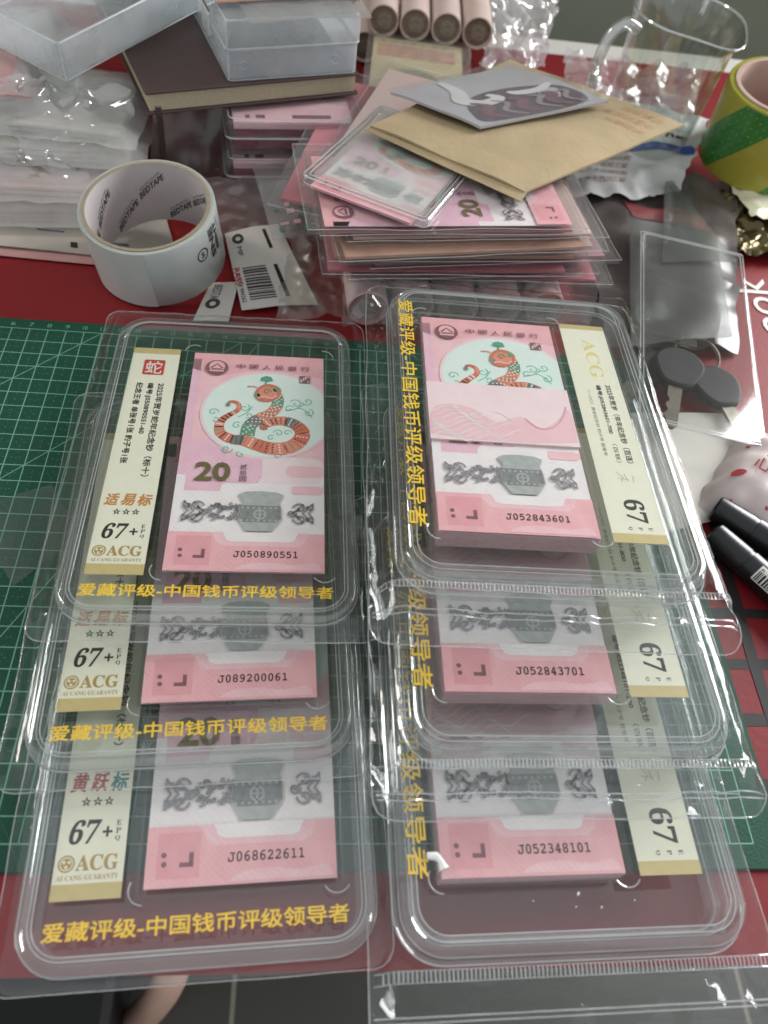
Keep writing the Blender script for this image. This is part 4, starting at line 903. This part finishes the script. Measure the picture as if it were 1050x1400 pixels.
PN = mat('pile_pink', S(206, 130, 138), .7, .15, 60); PO = mat('pile_tan', S(204, 160, 138), .7, .15, 60); PM = mat('pile_mauve', S(186, 134, 142), .7, .15, 60); PC = mat('pile_cream', S(224, 192, 182), .7, .1, 60)
PL = [('lowest pink sleeved note of the pile, jutting out to the right', 34.6, 4.5, 94, PN), ('mauve sleeved note second from the bottom of the pile', 33.6, 4.9, 99, PM), ('dark pink sleeved note third from the bottom of the pile', 32.3, 4.0, 96, PN),
      ('mauve sleeved note in the lower middle of the pile', 34.9, 5.3, 100, PM), ('tan sleeved note in the middle of the pile', 32.6, 4.4, 97, PO), ('cream sleeved note above the tan one in the pile', 33.8, 5.0, 96, PC),
      ('orange-tan sleeved note in the upper middle of the pile', 33.0, 4.3, 101, PO), ('pale cream sleeved note near the top of the pile, jutting right', 33.5, 5.1, 99, PC), ('pink sleeved note second from the top of the pile', 32.1, 4.7, 98, PN)]
zc = 2.85
for k, (lb, x, y, a, pm) in enumerate(PL):
    sleeved(lb, (x, y, zc), a, pm, seed=k*1.7, L=15.8); zc += .40
sleeved('printed pink note with dark 20 on top of the sleeved pile', (31.9, 4.6, zc), 98, None, True, '', seed=20)
sleeved('pink sleeved note sticking out left of the pile, turned lengthwise', (14.8, 8.2, 4.3), -14, PN, seed=33, Wd=7.6, tilt=(3, 0))
sleeved('pale pink sleeved note leaning at the back left of the pile', (16.8, 9.2, 5.1), -20, mat('pile_pale', S(214, 176, 174), .7, .1, 60, col2=S(200, 186, 172)), seed=36, Wd=7.6, tilt=(3, 0))

# acrylic card holder on the pile
t = thing('acrylic_holder', 'clear acrylic card holder lying askew on the sleeved pile', 'card holder', (16.1, 6.2, zc+.38), (rad(-1.5), 0, rad(-27)))
m = MB(); m.sweep(0, 0, 7.9, 10.5, .35, [(.12, 0), (0, .1), (0, .42), (.1, .52), (.22, .52), (.28, .46), (.42, .46)], 1, 0, 0, 4); m.build('case', [CLEAR, RIM], t)
m = MB(); rib_ring(m, .02, .02, 7.88, 10.48, .35, .47, .045, 0); rib_ring(m, .3, .3, 7.6, 10.2, .2, .5, .03, 0); rib_ring(m, .02, .02, 7.88, 10.48, .35, .06, .035, 0); m.build('edge', GLINT, t)
o = link('card', NOTE_SHEET, t, (.8, -.4, .22)); o.scale = (.9, .72, 1); p = link('printed_face', NOTE_PRINT, o)
m = MB(); m.grid(8, 8, lambda u, v: (.5+u*6.9, .4+v*9.7, .40)); m.build('reflection_veil', plastic('reflection_haze', veil=.5, veilcol=(.80, .82, .80), rough=.2, f0=.05), t)  # added pale sheet: reflection veil over the card, put into its colour

# ------------------------------------------------------------------ kraft envelope with the card on it
KR = mat('kraft', S(166, 147, 114), .8, .12, 45, bump=.35, bscale=260, detail=8); KRD = mat('kraft_inside', S(178, 158, 124), .8, .06, 90); STAMP = mat('stamp_red', S(182, 132, 104), .8, .1)
z8 = zc+1.35
q = [(20.1, 11.4, z8), (29.0, 6.0, z8-.2), (42.6, 18.6, z8-1.6), (30.4, 23.5, z8-.6)]
t = thing('kraft_envelope', 'brown kraft envelope lying across the sleeved note pile', 'envelope')
fn = bent(q, .10, 3, .16); m = MB(); slab(m, fn, 30, 30, .14); m.build('pocket', KR, t)
fl = bent([(19.75, 11.3, z8-.22), (28.75, 5.35, z8-.42), (29.3, 6.3, z8-.2), (20.3, 11.6, z8-.06)], .0, 3, .03); m = MB(); slab(m, fl, 12, 3, .05); m.build('flap', KRD, t)
m = MB(); text(m, '邮票资料', .70, .90, .93, .95, 0, fn=on(fn, .012), rot=180); text(m, '中国邮政局', .66, .82, .94, .87, 0, fn=on(fn, .012), rot=180); text(m, '邮政编码', .72, .75, .94, .79, 0, fn=on(fn, .012), rot=180); m.build('printed_address', [STAMP], t)
m = MB(); text(m, '集邮', .36, .36, .45, .41, 0, 0, fn=on(fn, .012)); m.build('printed_stamp', [mat('stamp_brown', S(140, 116, 90), .8, .1)], t)
q = [(21.4, 15.0, z8+.35), (26.9, 12.0, z8+.25), (36.6, 18.3, z8-.35), (30.0, 21.3, z8-.05)]
fn = bent(q, .12, 6, .06)
t = thing('picture_card', 'silver card with a dark swirl picture in a clear bag on the envelope', 'card')
m = MB(); slab(m, fn, 14, 14, .16); m.build('card', mat('card_silver', S(176, 172, 176), .4, .1, 40), t)
m = MB()
def blob(pts, mi, dz): 
    for_ = [tuple(Vector(fn(p.x, p.y))+Vector((0, 0, dz))) for p in smooth_path([(a, b, 0) for a, b in pts], 4, True)]
    m.add(for_, [list(range(len(for_)))], mi)
blob([(.42, .5), (.5, .25), (.75, .1), (.96, .12), (.97, .75), (.85, .93), (.6, .92), (.48, .75)], 0, .03)
def curl(pts, wd, mi, dz):
    k = MB(); sp_ = smooth_path([(a, b, 0) for a, b in pts], 6); n_ = len(sp_); k.stroke([(p.x, p.y) for p in sp_], [wd*(.35+.65*math.sin(math.pi*(i+.5)/n_)) for i in range(n_)], 0)
    m.add([tuple(Vector(fn(p[0], p[1]))+Vector((0, 0, dz))) for p in k.v], k.f, mi)
curl([(.05, .35), (.3, .3), (.5, .2), (.62, .28), (.58, .42), (.48, .4)], .12, 1, .045); curl([(.5, .9), (.58, .75), (.56, .6), (.5, .55)], .09, 1, .047)
for k, (y0, c_) in enumerate(((.2, 2), (.34, 3), (.46, 2), (.6, 3), (.7, 2), (.82, 3))): curl([(.58+.02*k, y0), (.7, y0+.06), (.82, y0-.03), (.95, y0+.05)], (.04 if c_ == 3 else .08), c_, .05+.004*k)
m.build('swirl_print', [mat('card_dark', S(96, 82, 90), .4, .25, 120), mat('card_white', S(206, 204, 202), .4, .05, 80), mat('card_plum', S(118, 84, 96), .4, .15, 90), mat('card_mid', S(146, 134, 142), .4, .15, 90)], t)
fb = bent([(21.1, 15.1, z8+.42), (26.9, 11.7, z8+.33), (37.3, 18.4, z8-.25), (29.8, 21.8, z8+.05)], .14, 8, .12)
m = MB(); m.grid(16, 16, fb); m.build('clear_bag', plastic('card_bag', tint=(.97, .97, .97), veil=.10, rough=.1, f0=.09, bump=.4, bscale=60), t)

# ------------------------------------------------------------------ right side: torn mailer, wrapper, tape, mug
MAILW = mat('mailer_white', S(200, 200, 198), .45, .06, 30); BLUE = mat('mailer_blue', S(50, 78, 140), .5, .1)
t = thing('torn_mailer', 'torn white plastic mailer with a blue stripe under the envelope', 'mailer')
def mf(u, v):
    g = crumple([(34.5, 14.5, 2.2), (43.8, 17.5, 1.6), (48.5, 27, 2.6), (37, 30, 2.6)], .5, .35, 17, .2); p = Vector(g(u, v))
    p.y += (1-sstep(0, .3, v))*(1.1*nz(u*2.3, 3)+.45*nz(u*6.1, 8)+.2*nz(u*23, 5)); p.x += sstep(.8, 1, u)*.4*nz(v*9, 2); return tuple(p)
m = MB(); slab(m, mf, 40, 40, .03); m.build('sheet', MAILW, t)
m = MB(); m.grid(16, 3, lambda u, v: tuple(Vector(mf(.50+u*.48, .47+v*.10))+Vector((0, 0, .07))), 0)
for k in range(5): text(m, '北京市西城区邮', .1, .12+k*.07, .5, .165+k*.07, 0, 1, rot=0, fn=on(mf, .05))
text(m, '°ne', .68, .66, .86, .74, 0, 2, fn=on(mf, .05), bold=.02); m.build('printed_marks', [BLUE, mat('mailer_red', S(168, 132, 126), .6, .1), TINK], t)
t = thing('white_film', 'loose translucent white film round the foot of the glass mug', 'plastic film')
fn = crumple([(36.5, 27, 2.4), (46, 24.5, 2.6), (49, 33, 3.5), (37.5, 35, 3.0)], 1.3, .4, 41, .5)
m = MB(); m.grid(40, 40, fn); m.build('film', plastic('film_white', veil=.45, veilcol=(.84, .83, .83), rough=.15, f0=.1, bump=.4, bscale=90), t)
t = thing('dark_wrapper', 'dark brown crumpled plastic wrapper between mailer and key sleeve', 'wrapper')
fn = crumple([(35.2, 1.0, .5), (44.5, 2.0, .4), (49.5, 21, 1.2), (36.5, 19, 1.4)], .9, .22, 55, .5)
m = MB(); slab(m, fn, 34, 40, .04); m.build('sheet', mat('wrapper_dark', S(66, 56, 54), .35, .2, 12, col2=S(96, 90, 86), spec=.5), t)
m = MB(); m.grid(10, 5, lambda u, v: tuple(Vector(fn(.30+.5*u-.08*v, .72+.09*v-.10*u))+Vector((0, 0, .06)))); m.build('red_panel', mat('wrapper_red', S(150, 74, 74), .4, .15, 30), t)
t = thing('grey_pouch', 'flat grey see-through pouch lying over the dark wrapper', 'pouch')
fn = bent([(36.5, .5, 1.4), (43.5, 2.0, 1.45), (45.2, 12, 1.75), (39.0, 13.2, 2.1)], .1, 2, .1)
m = MB(); slab(m, fn, 12, 16, .06); m.build('film', plastic('pouch_grey', tint=(.78, .79, .78), veil=.16, veilcol=(.42, .43, .42), rough=.25, f0=.08), t)
t = thing('folded_pouch', 'second grey pouch folded to a point over the first', 'pouch')
fn = bent([(40.2, 8.4, 2.0), (45.8, 9.2, 1.9), (43.6, 18.5, 2.0), (42.8, 18.2, 2.05)], .1, 5, .1)
m = MB(); slab(m, fn, 10, 14, .05); m.build('film', MATS['pouch_grey'], t)
FOILM = mat('foil_gold', S(132, 118, 76), .25, .4, 40, col2=S(40, 36, 26), metal=.6); FOILC = mat('foil_cream', S(206, 204, 176), .5, .1, 30)
t = thing('foil_wrapper', 'crumpled gold and black foil wrapper under the green tape roll', 'wrapper')
fn = crumple([(47.2, 12.0, .4), (55, 12.5, .4), (55, 19, 1.0), (48.0, 20, 1.0)], .9, .8, 61, .5); m = MB(); slab(m, fn, 36, 36, .04); m.build('foil', FOILM, t)
fn = crumple([(49.0, 15.5, 1.5), (56, 14.5, 1.5), (57, 19.5, 1.7), (48.4, 20, 1.7)], .4, .5, 66, .4); m = MB(); slab(m, fn, 20, 20, .04); m.build('cream_panel', FOILC, t)

OLI = mat('tape_olive', S(164, 158, 62), .25, .15, 60, spec=.6, col2=S(140, 134, 44)); GRN = mat('tape_green', S(54, 122, 52), .22, .12, 60, spec=.6)
t = thing('green_tape_roll', 'yellow and green striped tape roll at the right edge', 'tape roll', (51.2, 22.6, 2.0), (rad(4), rad(-3), 0))
m = MB(); m.lathe([(3.9, 0), (4.3, .03), (4.36, .1), (4.36, 5.7), (4.3, 5.8), (3.9, 5.8)], 64); m.build('tape', OLI, t)
m = MB(); m.lathe([(3.92, 5.79), (3.9, 5.9), (3.6, 5.9), (3.58, 5.85), (3.58, 0)], 64); m.build('core', mat('core_print', S(196, 186, 160), .7, .2, 30, col2=S(160, 106, 116)), t)
for a0 in (2.6, 4.5, .6):
    m = MB(); r = 4.375
    def hp(u, v, a0=a0): 
        a = a0+.95*u*1.15+.8*v; return (r*math.cos(a), r*math.sin(a), .12+5.56*(u))
    m.grid(20, 6, hp); m.build('green_stripe', GRN, t)
t = thing('glass_mug', 'clear glass mug with handle and pouring lip at the back right', 'mug', (42.3, 24.0, .9))
def mug_pt(a, z, r):
    lip = sstep(.86, 1, z/10.2)*max(0, math.cos(a-rad(-62)))**10*1.0
    return ((r+lip)*math.cos(a), (r+lip)*math.sin(a), z-.25*lip)
m = MB(); pz = [(2.6, .0), (3.1, .15), (3.25, .6), (3.4, 3), (3.6, 6), (3.8, 9), (3.95, 10.2), (3.85, 10.28), (3.68, 9), (3.45, 6), (3.25, 3), (3.1, 1.0), (2.4, .8), (0, .8)]
N = 64; vs = [mug_pt(2*math.pi*k/N, z, r) for k in range(N) for r, z in pz]; P = len(pz)
m.add(vs, [[k*P+q_, ((k+1) % N)*P+q_, ((k+1) % N)*P+q_+1, k*P+q_+1] for k in range(N) for q_ in range(P-1)], 0, True); m.build('bowl', GLASS, t)
m = MB(); m.tube([mug_pt(2*math.pi*k/64, 10.24, 3.9) for k in range(64)], .09, 0, 6, True); m.tube([mug_pt(2*math.pi*k/64, .12, 3.0) for k in range(64)], .12, 0, 6, True); m.build('rim', GLASSR, t)
m = MB(); hp = smooth_path([(-3.6, -.6, 9.2), (-4.6, -1.0, 9.6), (-5.6, -1.4, 8.8), (-5.9, -1.5, 6.5), (-5.4, -1.3, 3.6), (-4.2, -.8, 2.2), (-3.2, -.5, 2.2)], 6); m.tube(hp, .42, 0, 10); m.build('handle', GLASSR, t)

# keys under a rigid sleeve
t = thing('rigid_sleeve', 'clear rigid card sleeve resting over the keys', 'card sleeve', (35.4, -6.0, 1.75), (rad(1.0), rad(1.5), rad(-12.5)))
m = MB(); m.sweep(0, 0, 7.2, 17.8, .2, [(.15, 0), (0, .04), (0, .2), (.08, .24), (.3, .24)], 0, 0, 0, 3); m.build('pocket', plastic('sleeve_rigid', tint=(.95, .95, .95), veil=.025, veilcol=(.7, .71, .7), rough=.07, f0=.042), t)
m = MB()
for ins in (.03, .22): rib_ring(m, ins, ins, 7.2-ins, 17.8-ins, .2, .23, .03, 0)
m.build('edge', GLINT, t)
STEEL = mat('key_steel', S(138, 133, 120), .3, .3, 80, metal=.8); KBL = mat('key_black', S(12, 12, 12), .6, .1, 60)
KE = 'keys on the ring under the rigid sleeve'
def key(label, cx, cyy, z, yaw, r, bl):
    t = thing('key', label, 'key', (cx, cyy, z), (0, 0, rad(yaw)), KE)
    m = MB(); pts = [(p.x, p.y) for p in smooth_path([(-r*.9, -r*.3, 0), (-r, r*.5, 0), (-r*.45, r*1.15, 0), (r*.45, r*1.15, 0), (r, r*.5, 0), (r*.9, -r*.3, 0), (r*.45, -r*1.0, 0), (-r*.45, -r*1.0, 0)], 4, True)]
    n = len(pts); ins = [(p[0]*.9, p[1]*.9) for p in pts]
    vs = [(*p, 0) for p in ins]+[(*p, .08) for p in pts]+[(*p, .5) for p in pts]+[(*p, .6) for p in ins]
    m.add(vs, [list(range(n))[::-1], [3*n+i for i in range(n)]]+[[k*n+i, k*n+(i+1) % n, (k+1)*n+(i+1) % n, (k+1)*n+i] for k in range(3) for i in range(n)]); m.build('key_head', KBL, t)
    m = MB(); edge = [(-.42, -r*.8), (-.42, -r-bl*.2)]
    for k in range(5): edge += [(-.26 if k % 2 else -.42, -r-bl*(.3+.12*k)), (-.42 if k % 2 else -.28, -r-bl*(.36+.12*k))]
    edge += [(-.1, -r-bl), (.2, -r-bl), (.4, -r-bl*.92), (.4, -r*.8)]
    n = len(edge); m.add([(*p, .18) for p in edge]+[(*p, .40) for p in edge], [list(range(n)), [n+i for i in range(n)][::-1]]+[[i, (i+1) % n, n+(i+1) % n, n+i] for i in range(n)]); m.rect(-.05, -r-bl*.9, .1, -r*.9, .405); m.build('blade', STEEL, t)
key('black-headed key nearest the right stack, partly behind it', 39.3, -1.0, .75, -20, 1.5, 3.6)
key('black-headed key half hidden behind the topmost right case', 37.4, -.6, .3, -35, 1.5, 3.4)
key('black-headed key at the right of the ring, its blade towards the tissue pack', 41.7, -2.0, .35, 8, 1.45, 4.8)
t = thing('key_ring', 'thin steel split ring through the black-headed keys', 'key ring', (41.0, .6, .85), (rad(10), 0, 0))
m = MB()
for dz in (0, .1): m.tube([(1.45*math.cos(a), 1.45*math.sin(a), dz) for a in [i*.1963 for i in range(32)]], .08, 0, 6, True)
m.build('ring', STEEL, t)
t = thing('nail_clipper', 'flat steel nail clipper lying by the key ring', 'nail clipper', (37.2, 2.1, 1.0), (0, 0, rad(-14)))
m = MB(); m.box(0, 0, 0, 4.0, 1.0, .14, 0, .05); m.build('lever', STEEL, t)
m = MB(); m.box(-.3, .05, .2, 3.0, .95, .32, 0, .05); m.tube([(0, .5, .1), (0, .5, .35)], .2, 0, 8); m.build('jaw', STEEL, t)
WPAP = mat('white_paper', S(206, 202, 192), .7, .04, 40)
fn = bent([(34.5, -13.0, .16), (41.0, -11.0, .16), (43.5, -3.5, .2), (36, -4.0, .2)], .04, 2, .05)
m = MB(); slab(m, fn, 8, 8, .03); tag(m.build('paper_slip', WPAP), 'white paper slip under the keys', 'paper')
TIS = mat('tissue_print', S(206, 192, 190), .5, .1, 20)
t = thing('tissue_pack', 'crumpled white and red tissue pack at the right edge', 'tissue pack', (42.4, -9.0, .05), (0, 0, rad(-38)))
def tf(u, v):
    x, y = (u-.5)*4.8, (v-.5)*8.0; k = max(0, 1-(abs(u-.5)*2)**3)*max(0, 1-(abs(v-.5)*2)**3)
    return (x+.2*nz(y, 3), y+.2*nz(x, 4), 1.9*k+.35*nz(x*.9, y*.9, 2)*k+.12)
m = MB(); m.grid(24, 30, tf); m.grid(6, 6, lambda u, v: (( u-.5)*4.8, (v-.5)*8, .05)); m.build('wrapper', TIS, t)
m = MB(); rs = random.Random(8)
for k in range(10):
    u, v, s_ = .1+.8*rs.random(), .08+.84*rs.random(), .015+.05*rs.random()**2
    pts = [(u+s_*math.cos(a)*(1+.3*nz(a, k)), v+s_*.6*math.sin(a)) for a in [i*.524 for i in range(12)]]
    m.add([tuple(Vector(tf(*p))+Vector((0, 0, .05+.003*k))) for p in pts], [list(range(12))], k % 3 == 0)
text(m, '心心', .3, .35, .7, .5, 0, 0, fn=on(tf, .13)); m.build('printed_pattern', [mat('tissue_red', S(176, 66, 70), .5, .15, 40), mat('tissue_mauve', S(150, 104, 108), .5, .15, 40)], t)
MB_ = mat('marker_black', S(28, 28, 29), .32, .1, 40, spec=.5)
def marker(label, a, b, r, z, lab):
    d = Vector((b[0]-a[0], b[1]-a[1], 0)); L = 13.0; yaw = math.atan2(d.y, d.x)
    t = thing('marker_pen', label, 'marker pen', (a[0], a[1], z), (0, 0, yaw), 'black marker pens at the right edge')
    def cyl(m, prof):
        N = 28; vs = [(x, rr_*math.cos(2*math.pi*k/N), rr_*math.sin(2*math.pi*k/N)) for k in range(N) for x, rr_ in prof]; P = len(prof)
        m.add(vs, [[k*P+q_, k*P+q_+1, ((k+1) % N)*P+q_+1, ((k+1) % N)*P+q_] for k in range(N) for q_ in range(P-1)], 0, True)
    m = MB(); cyl(m, [(0, 0), (0, r*.75), (.12, r*.9), (.3, r*.92), (2.0, r*.97), (2.06, r*.93), (2.25, r*.93)]); m.build('cap', MB_, t)
    m = MB(); cyl(m, [(2.2, r*.8), (2.25, r), (2.6, r), (L-.4, r), (L-.2, r*.9), (L, r*.7), (L, 0)]); m.build('barrel', MB_, t)
    if lab:
        m = MB(); R_ = r+.012; fc = lambda x, y, z: (x, -R_*math.sin(y), R_*math.cos(y))
        m.grid(4, 8, lambda u, v: fc(2.9+u*3.2, .15+v*1.15, 0), 0); R_ = r+.02; x = 3.0; rs = random.Random(4)
        while x < 5.95:
            w_ = .03+.09*rs.random(); m.grid(1, 4, lambda u, v: fc(x+u*w_, .55+v*.68, 0), 1); x += w_+.03+.07*rs.random()
        text(m, '6 921734 968517', 3.0, .28, 5.9, .46, 0, 1, fn=lambda x, y, z: fc(x, .75-y, 0)); m.build('barcode_label', [WHT, TINK], t)
marker('black marker pen tucked under the tissue pack', (38.8, -11.2), (41.2, -13.3), .78, .85, False)
marker('black marker pen with a white barcode label', (38.2, -12.9), (40.4, -15.9), .78, .80, True)

# loose film on the mat, stool leg on the floor
t = thing('loose_film', 'flat clear film lying on the mat at the left edge', 'plastic film')
fn = bent([(1.0, -12.9, .16), (4.6, -11.2, .18), (6.6, -14.2, .2), (4.2, -17.0, .16)], .03, 3, .03); m = MB(); m.grid(8, 8, fn); m.build('film', plastic('film_flat', tint=(.92, .93, .93), veil=.16, veilcol=(.5, .56, .54), rough=.2, f0=.06), t)
t = thing('stool_leg', 'pale curved stool leg on the dark floor below the table edge', 'stool')
m = MB(); m.tube(smooth_path([(6.4, -18, -58), (6.2, -23.5, -60), (5.6, -26.5, -62), (3.6, -28.6, -66), (.5, -30.0, -71.8)], 6), [1.7]*25, 0, 12); m.build('leg', mat('pale_wood', S(200, 164, 146), .5, .08, 30), t)
t = thing('floor_box', 'black low box on the floor at the lower left', 'box')
m = MB(); m.box(-26, -42, -72, .5, -22, -60, 0, .6); m.box(-25.6, -41.6, -60, .1, -22.4, -59.4, 0, .3); m.build('body', mat('box_black', S(24, 24, 24), .6, .1, 20), t)
